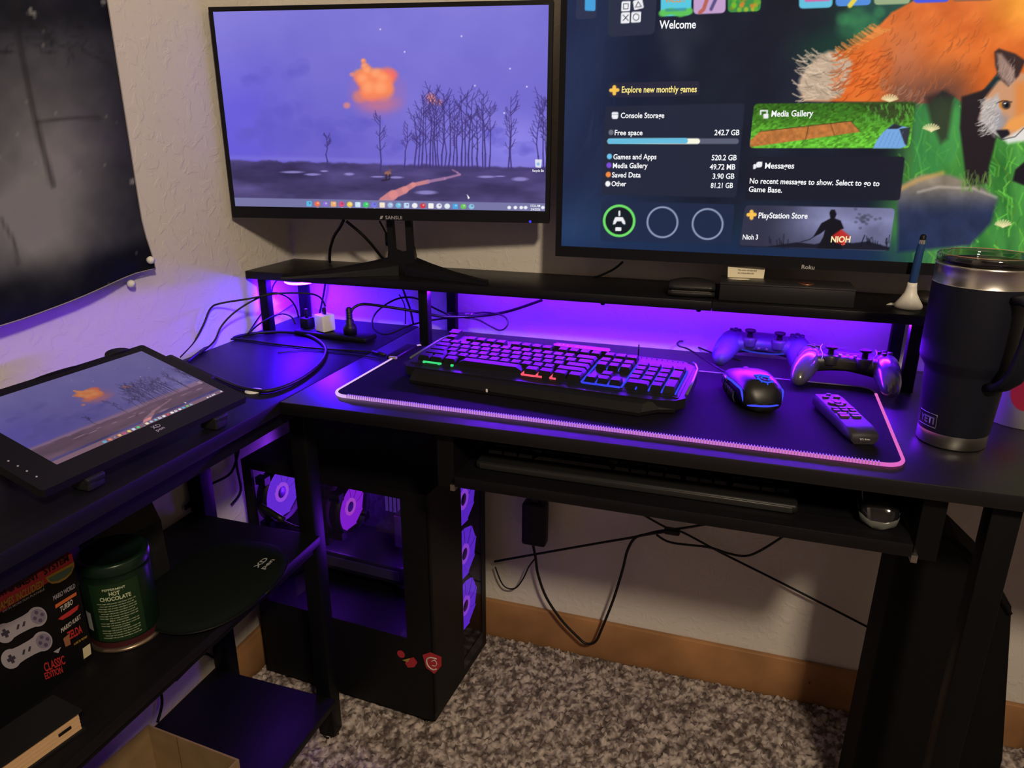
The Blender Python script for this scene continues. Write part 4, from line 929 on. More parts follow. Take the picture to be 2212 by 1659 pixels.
# ================================================================== TV REMOTE
ra, rb_, = onZ(1785, 858, H+.02), onZ(1868, 938, H+.018)
rm_ang = math.atan2(ra.y-rb_.y, ra.x-rb_.x)-math.pi/2
rem = thing('remote_control', 'slim black remote control with raised rubber buttons on the desk mat', 'remote', (rb_.x, rb_.y, H+0.0042), rm_ang)
RL = (ra-rb_).length+0.004; RWd = 0.040
rings = []
for y, k, zt in ((-.002, .86, .012), (0.002, .96, .016), (0.02, 1, .0185), (RL-.02, 1, .021), (RL-.003, .94, .020), (RL, .8, .016)):
    rings.append([(-RWd/2*k, y, .006), (-RWd*.36*k, y, .0006), (RWd*.36*k, y, .0006), (RWd/2*k, y, .006), (RWd*.5*k, y, zt*.75), (RWd*.43*k, y, zt), (-RWd*.43*k, y, zt), (-RWd*.5*k, y, zt*.75)])
auto(MB().loft(rings, sm=True).build('body', mat('remote_body', (0.022, 0.020, 0.026), 0.5), rem), 45)
RB = mat('rubber_button', (0.030, 0.027, 0.036), 0.45); rz = lambda y: .0185+.0025*(y-.02)/(RL-.04)
def btn(x, y, w_, h_, name='button', m=RB, hh=.0022):
    pl_ = [(x+a, y+b) for a, b in rrect(w_, h_, min(w_, h_)*.42, 4)]
    return MB().prism(pl_, rz(y)-.001, rz(y)+hh).build(name, m, rem)
btn(0.0, RL-.010, .006, .0045); btn(-.008, RL-.021, .0095, .005); btn(.008, RL-.021, .0095, .005)
btn(0, RL-.044, .010, .025); btn(0, RL-.044, .025, .010); btn(0, RL-.044, .009, .009, 'ok_button', RB, .0032)
for i, y in enumerate((RL-.064, RL-.0725)):
    for x in (-.011, 0, .011): btn(x, y, .0088, .0052)
for i, y in enumerate((RL-.084, RL-.0925)):
    for x, c in ((-.008, (0.10, .04, .08)), (.008, (.03, .05, .09))): btn(x, y, .0125, .0055, 'shortcut_button', mat('shortcut_%d%d' % (i, x > 0), c, .4))
text_on('badge', 'TCL Roku', mat('badge_white', (.75, .75, .75), .4), rem, 0.013, 0.0022, fn=lambda x, y, z: (-.0065+x, -.0026-abs(z)*.1, .0066+y))

# ================================================================== GAME CONTROLLERS
def controller(name, label, loc, rz_, shellm, darkm, kind, scale=1.0):
    t = thing(name, label, 'game controller', loc, rz_); t.scale = (scale,)*3
    rings = []
    for x in np.linspace(-0.066, 0.066, 15):
        k = abs(x)/0.066; dep = 0.026+0.008*math.sin(math.pi*min(k*1.1, 1)*.5); hh = 0.0155+0.004*k; yc = 0.018-0.006*k*k; zc = 0.037-0.004*k*k
        e = 1 if k < .9 else .8
        rings.append([(x, yc+dep*e*math.copysign(abs(math.cos(a))**.7, math.cos(a)), zc+hh*e*math.copysign(abs(math.sin(a))**.75, math.sin(a))) for a in np.linspace(0, 2*math.pi, 22, endpoint=False)])
    MB().loft(rings).build('body', darkm if kind == 'A' else shellm, t)
    for s in (-1, 1):
        gr = []
        path_ = [(0.056, 0.038, .040, .014, .013), (0.058, 0.032, .040, .020, .018), (0.060, 0.012, .039, .0245, .0205), (0.064, -0.010, .034, .0232, .0215), (0.068, -0.030, .0275, .0210, .0205), (0.071, -0.046, .0215, .0180, .0180), (0.0725, -0.057, .0172, .0145, .0145), (0.0735, -0.064, .0142, .0100, .0100), (0.0738, -0.0675, .0125, .0040, .0040)]
        for x, y, z, rx, rz2 in path_:
            gr.append([(s*x+rx*math.cos(a), y, z+rz2*math.sin(a)) for a in np.linspace(0, 2*math.pi, 20, endpoint=False)])
        MB().loft(gr).build('grip', shellm, t)
        # shoulder button and trigger
        MB().rbox((s*0.052-0.015, 0.040, 0.034), (s*0.052+0.015, 0.052, 0.046), 0.004).build('shoulder_button', darkm, t)
        MB().rbox((s*0.052-0.014, 0.040, 0.014), (s*0.052+0.014, 0.056, 0.031), 0.005).build('trigger', darkm, t)
        # analog stick
        sx, sy = s*0.0275, -0.004
        MB().lathe([(0.0145, 0.036), (0.0150, 0.050), (0.0125, 0.0535), (0.009, 0.0525)], 20, (sx, sy, 0), cap1=True).build('stick_well', darkm, t)
        st_ = MB().lathe([(0.0055, 0.052), (0.0048, 0.060), (0.0062, 0.0625), (0.0098, 0.0635), (0.0105, 0.0655), (0.0100, 0.0675), (0.007, 0.0668), (0, 0.0665)], 20, (sx, sy, 0)).build('stick', BLACK_PL, t)
    # d-pad and face buttons
    for dx, dy, wx, wy in ((0, .007, .007, .008), (0, -.007, .007, .008), (.007, 0, .008, .007), (-.007, 0, .008, .007)):
        MB().rbox((-.058+dx-wx/2, .018+dy-wy/2, .054), (-.058+dx+wx/2, .018+dy+wy/2, .0615), .0012).build('direction_button', darkm, t)
        MB().lathe([(.0045, .054), (.0045, .0612), (.0038, .0618), (0, .062)], 14, (.058+dx*1.25, .018+dy*1.25, 0)).build('face_button', darkm, t)
    MB().rbox((-.026, .012, .048), (.026, .040, .0535), .002).build('touch_pad', darkm if kind == 'A' else shellm, t)
    return t
DKG = mat('controller_black', (0.014, 0.014, 0.015), 0.38, spec=.5)
def clear_mat(name, col, base):
    m = mat(name, base, 0.22, spec=.6, coat=.4); return m
c1 = controller('clear_shell_controller', 'black and smoky clear game controller resting on the edge of the desk mat', (1.121, -0.152, H+0.0045), math.radians(-7), clear_mat('smoky_shell', None, (0.05, 0.045, 0.06)), DKG, 'A', 0.90)
MB().rbox((-.040, -.0125, .028), (.040, -.007, .046), .003).build('front_bar', mat('olive_black', (.030, .029, .020), .3), c1)
for x in (-.012, 0, .012): MB().rbox((x-.003, -.006, .052), (x+.003, .000, .0545), .001).build('menu_button', mat('menu_grey', (.3, .28, .36), .4), c1)
for s in (-1, 1):
    MB().tube([(s*.044, .030, .0605), (s*.046, .002, .0602), (s*.040, -.012, .052), (s*.043, -.018, .040)], .0008, 5, 3).build('shell_seam', mat('seam', (.35, .33, .4), .3), c1)
c2 = controller('blue_grip_controller', 'violet-lit pale game controller standing behind the clear one near the wall', (0.996, -0.066, H+0.0008), math.radians(-6), mat('pale_shell', (0.030, 0.028, 0.06), 0.45), mat('controller_grey', (0.02, 0.02, 0.03), .4), 'B', 0.90)
for s in (-1, 1):
    MB().loft([[(s*x+rx*math.cos(a), y, z+rz2*math.sin(a)) for a in np.linspace(0, 2*math.pi, 20, endpoint=False)] for x, y, z, rx, rz2 in ((0.0640, 0.010, .037, .0220, .0190), (0.0675, -0.012, .0325, .0222, .0205), (0.0710, -0.030, .0268, .0203, .0198), (0.0735, -0.044, .0215, .0175, .0176))]).build('grip_panel', mat('blue_panel', (0.03, 0.05, 0.42), .5), c2)
MB().tube([(-.045, -.014, .030), (-.02, -.017, .0265), (.02, -.017, .0265), (.045, -.014, .030)], .0016, 6, 3).build('light_seam', emis('seam_blue', (.05, .06, .9), .5), c2)
for x in (-.009, -.0065, .0065, .009): MB().rbox((x-.0008, -.0195, .033), (x+.0008, -.0165, .0365), .0003).build('charge_contact', mat('gold', (.7, .55, .3), .3, 1.0), c2)

# ================================================================== TUMBLER
tumb = thing('travel_tumbler', 'tall dark navy insulated tumbler with steel rings, clear lid and handle', 'tumbler', (1.233, -0.352, H+0.0003), math.radians(0)); tumb.scale = (1.06, 1.06, 1.075)
NAVY = mat('navy_powder', (0.007, 0.008, 0.015), 0.45, spec=.25, bump=(1500, .35, .0005))
SS = mat('brushed_steel', (0.55, 0.53, 0.50), 0.28, 1.0)
TH = 0.224
MB().lathe([(0, 0.0), (.036, 0.0), (.0382, .002), (.0386, .018)], 56).build('steel_base', SS, tumb)
MB().lathe([(.0386, .018), (.0392, .020), (.0432, .090), (.0440, .094), (.0505, .104), (.0515, .108), (.0525, .196)], 56).build('body', NAVY, tumb)
MB().lathe([(.0525, .196), (.0518, .197), (.0522, .216), (.0530, .2185), (.0500, .2185), (.0490, .190)], 56).build('steel_rim', SS, tumb)
def clear(name, tint, rough=.03, k=.16):
    if name in MATS: return MATS[name]
    m = bpy.data.materials.new(name); m.use_nodes = True; nt = m.node_tree; nt.nodes.clear()
    out = nt.nodes.new('ShaderNodeOutputMaterial'); mx = nt.nodes.new('ShaderNodeMixShader'); tr = nt.nodes.new('ShaderNodeBsdfTransparent'); gl = nt.nodes.new('ShaderNodeBsdfGlossy'); fr = nt.nodes.new('ShaderNodeLayerWeight')
    tr.inputs[0].default_value = (*tint, 1); gl.inputs[0].default_value = (1, 1, 1, 1); gl.inputs['Roughness'].default_value = rough; fr.inputs[0].default_value = 0.5
    pw = nt.nodes.new('ShaderNodeMath'); pw.operation = 'POWER'; pw.inputs[1].default_value = 4.0
    ma = nt.nodes.new('ShaderNodeMath'); ma.operation = 'MULTIPLY_ADD'; ma.inputs[1].default_value = min(1, k*2.2); ma.inputs[2].default_value = 0.02+k*.12
    nt.links.new(fr.outputs['Facing'], pw.inputs[0]); nt.links.new(pw.outputs[0], ma.inputs[0])
    nt.links.new(ma.outputs[0], mx.inputs[0]); nt.links.new(tr.outputs[0], mx.inputs[1]); nt.links.new(gl.outputs[0], mx.inputs[2]); nt.links.new(mx.outputs[0], out.inputs[0]); MATS[name] = m; return m
LIDC = clear('clear_lid', (.55, .55, .58), .05, .35)
MB().lathe([(.0485, .212), (.0515, .2192), (.0525, .2215), (.0525, .2275), (.0510, .2290), (.0480, .2285), (.0470, .2240), (.0465, .2190), (0, .2185)], 56).build('lid', LIDC, tumb)
MB().lathe([(.0455, .2195), (.0455, .2215), (0, .2218)], 40).build('lid_disc', mat('lid_dark', (.02, .02, .022), .25), tumb)
MB().lathe([(.0508, .2292), (.0500, .2299), (.0490, .2292)], 56).build('lid_edge', mat('lid_rim_steel', (.6, .58, .55), .15, 1.0), tumb)
MB().rbox((-.010, -.030, .2219), (.010, -.008, .2262), .002).build('lid_slider', mat('lid_dark', (.02, .02, .022), .25), tumb)
# handle towards the right of the camera
hd = MB(); ha = math.radians(-58); hx, hy = math.cos(ha), math.sin(ha); px_, py_ = -hy, hx
prof = [(.046, .186, .009), (.062, .188, .009), (.074, .184, .0085), (.0775, .172, .0085), (.075, .140, .008), (.070, .112, .008), (.062, .096, .0085), (.051, .086, .009), (.040, .083, .009)]
rings = []
for i, (r_, z, th_) in enumerate(prof):
    a_ = prof[max(i-1, 0)]; b_ = prof[min(i+1, len(prof)-1)]; tr_, tz_ = b_[0]-a_[0], b_[1]-a_[1]; L = math.hypot(tr_, tz_); nr_, nz_ = -tz_/L, tr_/L
    ring = []
    for a in np.linspace(0, 2*math.pi, 14, endpoint=False):
        u_ = th_*.62*math.copysign(abs(math.cos(a))**.6, math.cos(a)); v_ = .0145*math.copysign(abs(math.sin(a))**.6, math.sin(a))
        rr_ = r_+nr_*u_; zz_ = z+nz_*u_; ring.append((hx*rr_+px_*v_, hy*rr_+py_*v_, zz_))
    rings.append(ring)
hd.loft(rings).build('handle', NAVY, tumb)
LOGO_A = math.radians(-150)
def cyl(x, y, z, r0=.0402): 
    zz = .024+y; rr = .0392+(zz-.020)*.057+.0003; a = LOGO_A+(x-.012)/rr; return (rr*math.cos(a), rr*math.sin(a), zz)
LG = mat('etched_grey', (.30, .30, .33), .4, .6)
text_on('logo', 'YETI', LG, tumb, 0.022, 0.0085, fn=lambda x, y, z: cyl(x, y+.004, z), bold=.03)
for (xa, ya), (xb, yb) in (((-.003, 0), (.025, 0)), ((-.003, .0165), (.025, .0165)), ((-.003, 0), (-.003, .0165)), ((.025, 0), (.025, .0165))):
    MB().tube([cyl(xa+(xb-xa)*k/6, ya+(yb-ya)*k/6, 0) for k in range(7)], .0004, 4, 1).build('logo_frame', LG, tumb)

# ================================================================== WHITE CUP BEHIND THE TUMBLER
cup = thing('paper_cup', 'tall white paper cup with a red round mark behind the tumbler', 'cup', (1.345, -0.235, H+0.0005), 0)
WP = mat('white_paper', (0.80, 0.78, 0.76), .6)
MB().lathe([(0, .004), (.042, .004), (.042, 0), (.0432, 0), (.058, .205), (.0595, .207), (.058, .209), (.0562, .207), (.0415, .006)], 48).build('body', WP, cup)
def cupp(a, z): r_ = .0432+z*.0722+.0004; return (r_*math.cos(a), r_*math.sin(a), z)
ca0 = math.atan2(-1.375+.235, .952-1.345)
dv = [cupp(ca0+.05+.42*k*math.cos(t), .055+.028*k*math.sin(t)) for k in (0.02, .5, 1) for t in np.linspace(0, 2*math.pi, 24, endpoint=False)]
MB().loft([dv[:24], dv[24:48], dv[48:]], cap0=True, cap1=False).build('round_mark', mat('red_print', (.36, .02, .05), .5), cup)
MB().lathe([(.0592, .205), (.061, .207), (.061, .213), (.054, .219), (.05, .216), (0, .215)], 48).build('lid', mat('cup_lid', (.75, .74, .72), .3), cup)

# ================================================================== THINGS ON THE MONITOR SHELF
SE = SZ+0.0004
cb = thing('flat_black_box', 'long flat black box on the monitor shelf in front of the television', 'box', (1.012, -0.128, SE), math.radians(1.5))
MB().rbox((-0.098, -0.028, 0), (0.106, 0.042, 0.0275), 0.0012).build('carton', mat('box_black', (0.013, 0.0125, 0.013), .45), cb)
MB().rbox((-0.0985, -0.0285, 0.0265), (0.1065, 0.0425, 0.0295), 0.0008).build('lid', mat('box_lid', (0.020, 0.019, 0.020), .4), cb)
MB().box((0.1062, -0.020, 0.004), (0.1068, -0.012, 0.016)).build('white_sticker', WHITE_PL, cb)
nt_ = thing('paper_note', 'small cream paper slip with printed lines propped on the black box', 'note', (0.953, -0.112, SE+0.0295), math.radians(4))
MB().add([(-.028, .012, .0), (.030, .012, .0), (.031, .018, .017), (.010, .019, .0185), (-.029, .017, .0165), (-.028, .0124, 0), (.030, .0124, 0), (.031, .0184, .017), (.010, .0194, .0185), (-.029, .0174, .0165)], [(0, 1, 2, 3, 4), (9, 8, 7, 6, 5), (0, 5, 6, 1), (1, 6, 7, 2), (2, 7, 8, 3), (3, 8, 9, 4), (4, 9, 5, 0)]).build('slip', mat('cream_paper', (.72, .66, .48), .7), nt_)
for k, (body, wd) in enumerate((('The owner will take time', .030), ('to a beautiful life', .026))):
    text_on('printed_line', body, mat('print_grey', (.12, .11, .09), .7), nt_, wd, .0022, fn=lambda x, y, z, k=k: (-.012+x, .0147-.002*k-.0008-abs(z)*.05+y*.35, .0115-.0045*k+y))
MB().loft([[(-.010+.017*math.cos(a), -.004+.0085*math.sin(a), z) for a in np.linspace(0, 2*math.pi, 20, endpoint=False)] for z in (.0002, .0008)]).build('round_tab', mat('cream_paper', (.72, .66, .48), .7), nt_)
coin = MB().lathe([(0, 0), (.0118, 0), (.012, .0006), (.0118, .0014), (.0105, .0012), (0, .0012)], 28, (1.047, -0.128, SE+.0297)).build('copper_coin', mat('copper', (.60, .27, .14), .35, 1.0)); tag(coin, 'copper coin lying flat on the black box under the television', 'coin')
wl = thing('leather_wallet', 'folded black leather wallet on the monitor shelf beside the black box', 'wallet', (0.868, -0.118, SE), math.radians(3))
LEA = mat('black_leather', (0.014, 0.013, 0.014), .42, bump=(300, .4, .0008))
for k, (z0, z1) in enumerate(((0.0, .009), (.0095, .016))):
    rings = []
    for t in np.linspace(-1, 1, 9):
        rings.append([(t*.038, -.030+.004*k, z0+.002*abs(t)), (t*.038, .034, z0), (t*.038, .036, z1+.006*(1-t*t)*k), (t*.037, -.002, z1+.010*(1-.3*t*t)*k), (t*.038, -.031+.004*k, z1+.001*k)])
    MB().loft(rings).build('flap', LEA, wl)
MB().box((-.033, -.0285, .009), (.030, .020, .0096)).build('card_edge', mat('card_grey', (.12, .11, .10), .4), wl)
ps = thing('stylus_stand', 'blue stylus standing upright in a white flared stand on the shelf', 'stylus', (1.201, -0.120, SE), 0)
MB().lathe([(0, 0), (.0195, 0), (.0200, .003), (.0192, .007), (.0140, .015), (.0090, .024), (.0072, .034), (.0068, .040), (.005, .0402)], 36).build('stand', mat('ivory', (.72, .70, .62), .35), ps)
pm = Matrix.Translation((0, 0, .034))@Matrix.Rotation(math.radians(2.5), 4, 'Y')
MB().lathe([(.0052, 0), (.0060, .012), (.0058, .058), (.0048, .066)], 20, Mx=pm).build('barrel', mat('stylus_blue', (.015, .05, .16), .4), ps)
MB().lathe([(.0048, .066), (.0046, .072)], 20, Mx=pm).build('silver_band', mat('band_silver', (.7, .68, .62), .25, 1.0), ps)
MB().lathe([(.0046, .072), (.0044, .078), (.002, .0805), (0, .0806)], 20, Mx=pm).build('eraser_tip', BLACK_PL, ps)
pp = MB().loft([[(1.172, -.107, SE+.0002), (1.180, -.092, SE+.0002), (1.205, -.086, SE+.0002), (1.215, -.096, SE+.0002), (1.200, -.110, SE+.0002)], [(1.172, -.107, SE+.0008), (1.180, -.092, SE+.0010), (1.205, -.086, SE+.0010), (1.215, -.096, SE+.0008), (1.200, -.110, SE+.0008)]], sm=False).build('paper_scrap', mat('cream_paper2', (.7, .68, .6), .7)); tag(pp, 'pale paper scrap lying under the white stylus stand', 'paper')
puk = thing('dark_dish', 'low dark round case on the shelf behind the stylus stand', 'case', (1.2365, -0.062, SE), 0)
MB().lathe([(0, 0), (.022, 0), (.0245, .003), (.0235, .010), (.015, .0165), (0, .0185)], 32).build('shell', mat('dark_brown', (.020, .016, .014), .5), puk)
MB().lathe([(.0246, .0030), (.0252, .0042), (.0246, .0055)], 32).build('seam', BLACK_PL, puk)

# ================================================================== POWER STRIP CORNER
pst = thing('power_strip', 'black low power strip on the desk corner under the shelf', 'power strip', (0.180, -0.143, H+0.0005), math.radians(-4))
MB().rbox((-0.085, -0.022, 0), (0.085, 0.022, 0.010), 0.003).build('housing', BLACK_PL, pst)
for x in (-.055, -.018, .03): MB().rbox((x-.009, -.010, .0098), (x+.009, .010, .0106), .0006).build('socket', mat('socket', (.03, .03, .032), .4), pst)
wc = thing('white_cube_charger', 'white cube charger plugged into the power strip', 'charger', (0.158, -0.142, H+0.0112), math.radians(-22))
auto(MB().rbox((-.015, -.015, 0), (.015, .015, .034), .003, 3).build('cube', WHITE_PL, wc))
MB().rbox((-.006, -.003, .0336), (.006, .003, .0342), .0004).build('port', BLACK_PL, wc)
MB().rbox((-.004, -.003, .0342), (.004, .003, .048), .0015).build('cable_plug', CABLE, wc)
bc = thing('black_usb_adapter', 'small black plug adapter left of the white cube charger', 'adapter', (0.112, -0.135, H+0.0112), math.radians(-10))
MB().rbox((-.011, -.010, 0), (.011, .010, .022), .002).build('block', BLACK_PL, bc); MB().rbox((-.003, -.003, .0222), (.003, .003, .040), .001).build('cable_plug', CABLE, bc)
bp_ = thing('power_plug', 'black ribbed power plug standing in the power strip right of the white cube', 'plug', (0.218, -0.148, H+0.0112), 0)
MB().lathe([(0, 0), (.013, 0), (.0135, .012), (.0115, .018), (.008, .021), (.0085, .027), (.006, .030), (.0062, .050), (.004, .053)], 20).build('body', CABLE, bp_)
for z in (.033, .038, .043): MB().lathe([(.0062, z-.001), (.0072, z), (.0062, z+.001)], 16).build('strain_relief', CABLE, bp_)
def cable(name, label, pts, r=0.0021, cat='cable', group=None, m=CABLE):
    o = MB().tube(pts, r, 7, 5).build(name, m); return tag(o, label, cat, group)
def YP(lst): return [onY(px, py, y) for px, py, y in lst]
def ZP(lst, z=H+.0025): return [onZ(px, py, z) for px, py in lst]
cable('charger_cable', 'thin black cable arching from the white cube charger to the tablet', [onZ(388, 772, H+.004)]+YP([(420, 737, -.33), (440, 700, -.31), (455, 666, -.29), (478, 655, -.27), (540, 645, -.24), (600, 634, -.20), (665, 634, -.17), (692, 643, -.15), (703, 662, -.145)]), .0018)
cable('adapter_cable', 'black cable arching from the black plug adapter down to the tablet cables', [onZ(430, 765, H+.003)]+YP([(462, 738, -.30), (478, 705, -.28), (505, 676, -.26), (545, 650, -.23), (588, 633, -.20), (620, 641, -.17), (638, 662, -.155), (645, 685, -.145)]), .0018)
cable('tablet_loop_cable', 'thick black cable looping across the left desk to the tablet', ZP([(400, 785), (455, 745), (500, 730), (560, 719), (630, 718), (672, 727), (698, 744), (704, 762), (690, 787), (655, 815), (612, 836), (570, 845), (525, 838), (490, 825), (460, 812)], H+.0035), .0031)
cable('desk_usb_cable', 'straight black cable running over the desk to the mat light controller', ZP([(456, 748), (478, 735), (520, 733), (600, 744), (690, 753), (760, 757), (806, 760)]), .0020)
cable('mat_light_cable', 'hair-thin cable from the desk mat light controller towards the corner', ZP([(600, 762), (660, 757), (740, 763), (800, 771), (822, 776)], H+.0015), .0010)
pl1 = onZ(822, 764, H+.003); pd = tag(MB().tube([onZ(806, 760, H+.0035), onZ(832, 767, H+.0035)], .0034, 8, 1).build('usb_plug', CABLE), 'short black cable plug lying left of the desk mat', 'plug')
cable('adapter_side_cable', 'thin black cable curling up into the black plug adapter', [onZ(540, 718, H+.003)]+YP([(560, 700, -.20), (590, 683, -.17), (612, 678, -.15), (630, 685, -.14), (638, 700, -.138)]), .0016)
cable('wall_corner_cable', 'thin cable rising behind the left shelf post', YP([(536, 720, -.20), (556, 690, -.16), (570, 670, -.14), (585, 640, -.12), (590, 618, -.11), (600, 603, -.10)]), .0014)
cable('plug_power_cord', 'thick black power cord leaving the ribbed plug towards the keyboard', YP([(757, 677, -.148), (764, 665, -.142), (785, 657, -.13), (830, 662, -.12), (900, 673, -.10), (960, 684, -.09), (1040, 682, -.06), (1100, 672, -.05), (1172, 648, -.03)]), .0028)
cable('cord_loop_left', 'black cord loop standing behind the middle shelf post', YP([(985, 685, -.075), (930, 692, -.08), (885, 703, -.09), (850, 718, -.10), (828, 722, -.105), (808, 712, -.10), (804, 695, -.09), (813, 675, -.08), (838, 655, -.07), (868, 643, -.06), (900, 645, -.06), (935, 664, -.07), (975, 683, -.075)]), .0019)
cable('cord_loop_right', 'black cord loop behind the keyboard right of the rear shelf post', YP([(985, 684, -.07), (1030, 690, -.07), (1058, 704, -.075), (1078, 713, -.08), (1092, 708, -.08), (1097, 694, -.075), (1084, 681, -.07), (1045, 675, -.06), (1000, 682, -.065)]), .0017)
tw = tag(MB().loft([[tuple(onY(x, 681, -.068)+Vector((0, .004*math.cos(a), .006*math.sin(a)))) for a in np.linspace(0, 6.28, 8, endpoint=False)] for x in (968, 985, 1005, 1026)]).build('cable_wrap', clear('film_wrap', (.75, .7, .8), .15, .5)), 'clear film wrap holding the bundled cords behind the keyboard', 'wrap')
cable('monitor_power_cable', 'black cable hanging from the left of the monitor to the shelf', YP([(742, 476, -.12), (735, 490, -.11), (722, 510, -.10), (714, 535, -.08), (712, 556, -.05), (713, 566, -.035)]), .0030)
cable('monitor_video_cable', 'thick black cable hanging from the monitor diagonally behind its stand', YP([(748, 478, -.12), (775, 500, -.11), (800, 525, -.09), (822, 552, -.06), (838, 568, -.03)]), .0030)
fc = thing('ferrite_cable', 'thin black cable with a ferrite bead left of the monitor stand', 'cable', onY(838, 517, -.10), 0)
inv = Matrix.Translation(-onY(838, 517, -.10))
MB().tube(YP([(820, 478, -.12), (832, 500, -.105), (838, 517, -.10), (843, 540, -.08), (852, 562, -.05)]), .0018, 7, 4).build('cord', CABLE, fc).matrix_parent_inverse = inv
MB().lathe([(.002, -.013), (.0055, -.011), (.0058, 0), (.0055, .011), (.002, .013)], 14).build('bead', BLACK_PL, fc)
for k, L_ in enumerate(([(704, 598, -.012), (700, 630, -.012), (693, 665, -.012), (687, 692, -.02)], [(866, 612, -.012), (876, 640, -.012), (886, 668, -.012), (893, 700, -.02)], [(862, 636, -.012), (874, 660, -.012), (876, 700, -.02)])):
    cable('drop_cable', ('thin cable hanging against the wall above the white cube charger', 'straight cable hanging against the wall left of the middle shelf post', 'thin looped cable hanging beside the straight one at the wall')[k], YP(L_), (.0022, .0022, .0012)[k])
# ribbon-like paper tag at the wall inside the shelf
pt = [onX(583, 668, .006), onX(628, 640, .006), onX(634, 655, .006), onX(590, 684, .006)]
tag(MB().add([tuple(p) for p in pt]+[tuple(p+Vector((.0008, 0, 0))) for p in pt], [(0, 1, 2, 3), (7, 6, 5, 4), (0, 4, 5, 1), (1, 5, 6, 2), (2, 6, 7, 3), (3, 7, 4, 0)]).build('masking_tape', mat('tape', (.72, .55, .42), .7)), 'strip of tan tape stuck on the wall under the shelf', 'tape')
wp = tag(MB().lathe([(0, 0), (.013, 0), (.0135, .001), (.013, .002), (0, .0022)], 24, tuple(onZ(548, 846, H+.0003))).build('white_disc', WHITE_PL), 'small white disc half under the tablet edge', 'disc')
# crumpled clear wrapper
wrp = MB(); rg_ = np.random.default_rng(3); base = onZ(1978, 815, H+.001)
for k in range(5):
    a = k*1.2; c_ = Vector((.010*math.cos(a), .010*math.sin(a), 0)); wrp.add([tuple(base+c_+Vector(rg_.normal(0, .010, 3)*Vector((1, 1, 0)) if False else (rg_.normal(0, .011), rg_.normal(0, .011), abs(rg_.normal(.010, .007))))) for _ in range(3)], [(0, 1, 2)])
tag(wrp.build('crumpled_wrapper', clear('wrapper', (.85, .8, .9), .1, .6)), 'crumpled clear wrapper on the desk behind the tumbler', 'wrapper')

# ================================================================== TAPESTRY
def tapestry():
    t = thing('wall_tapestry', 'dark misty forest cloth tapestry pinned to the left wall', 'tapestry', (0.0, -0.80, 0.90))
    nx, ny = 220, 240
    y = np.linspace(-1.42, -0.4165, nx); v = np.linspace(0, 1, ny); gy, gv = np.meshgrid(y, v); gy = gy.ravel(); gv = gv.ravel()
    zb = 0.920-0.028*sst(-.42, -.72, gy)-.02*sst(-.42, -.50, gy)*0; ztop = 1.95
    z = zb+(ztop-zb)*gv; s_ = z-zb
    x = 0.006+0.020*np.exp(-(s_/.05)**2)*(.35+sst(-.42, -.6, gy))+.002*np.sin(gy*22)*np.exp(-s_*3)+.006*np.exp(-((gy+.4165)/.02)**2)*sst(.08, .0, s_)
    P = np.stack([x, gy+.80, z-.90], 1)
    px, py = proj(P+np.array([0, -.80, .90]))
    p = Paint(px, py); A = lambda *c: np.array(c, float)
    n = fbm(px, py, 150, 81); n2 = fbm(px*1.2, py, 40, 83)
    mist = np.exp(-((px-90)/150)**2-((py-330)/170)**2)*.9+np.exp(-((px-60)/150)**2-((py-500)/110)**2)*.9
    edge = sst(120, 20, py)*.5+sst(130, 300, px)*.35+sst(560, 640, py+.22*px)*.9
    lum = np.clip(.44+.55*mist*(.6+.7*n)-edge*.42+.16*(n2-.5), .10, 1)
    p.img = (lum[:, None]*A(134, 135, 142)/255)+(1-lum[:, None])*A(0, 2, 16)/255
    p.img += sst(.45, .7, n)[:, None]*A(0, -.012, .01)
    for pts, wd in (([(30, 0), (50, 130), (72, 240), (95, 330), (115, 400)], 11), ([(0, 60), (60, 40), (120, 90)], 6), ([(180, 110), (240, 140), (270, 190)], 4), ([(80, 265), (150, 255), (215, 255)], 5), ([(0, 470), (30, 520), (40, 570)], 5), ([(-40, 0), (-30, 300), (-20, 420)], 12)):
        p.stroke(pts, wd, A(34, 33, 36), .55, 9)
    r = np.random.default_rng(5)
    for _ in range(90):
        cx, cy = r.uniform(0, 250), r.uniform(0, 120); p.stroke([(cx, cy), (cx+r.normal(0, 22), cy+r.normal(0, 14))], 3, A(26, 30, 34), .4, 5)
    for _ in range(40): p.blob(r.uniform(-100, 320), r.uniform(0, 640), 1.6, 1.8, [150, 150, 150], .5, .9)
    for cx, cy in ((65, 24), (74, 30), (224, 4), (286, 392)): p.blob(cx, cy, 5, 7, [165, 165, 165], .7, .7)
    return t, color_grid('cloth', P, nx, ny, p.img, vcol_mat('tapestry_print', False, .85, .15), t), P, nx
tp, cl_, tP, tnx_ = tapestry()
hemM = mat('hem_thread', (.30, .27, .28), .8)
edge_b = [tuple(tP[i]+np.array([.001, 0, 0])) for i in range(0, tnx_, 6)]+[tuple(tP[tnx_-1]+np.array([.001, 0, 0]))]
edge_r = [tuple(tP[k*tnx_-1]+np.array([.001, 0, 0])) for k in range(1, 240, 6)]
MB().tube(edge_b, .0011, 5, 1).build('hem', hemM, tp); MB().tube(edge_r, .0009, 5, 1).build('hem', hemM, tp)
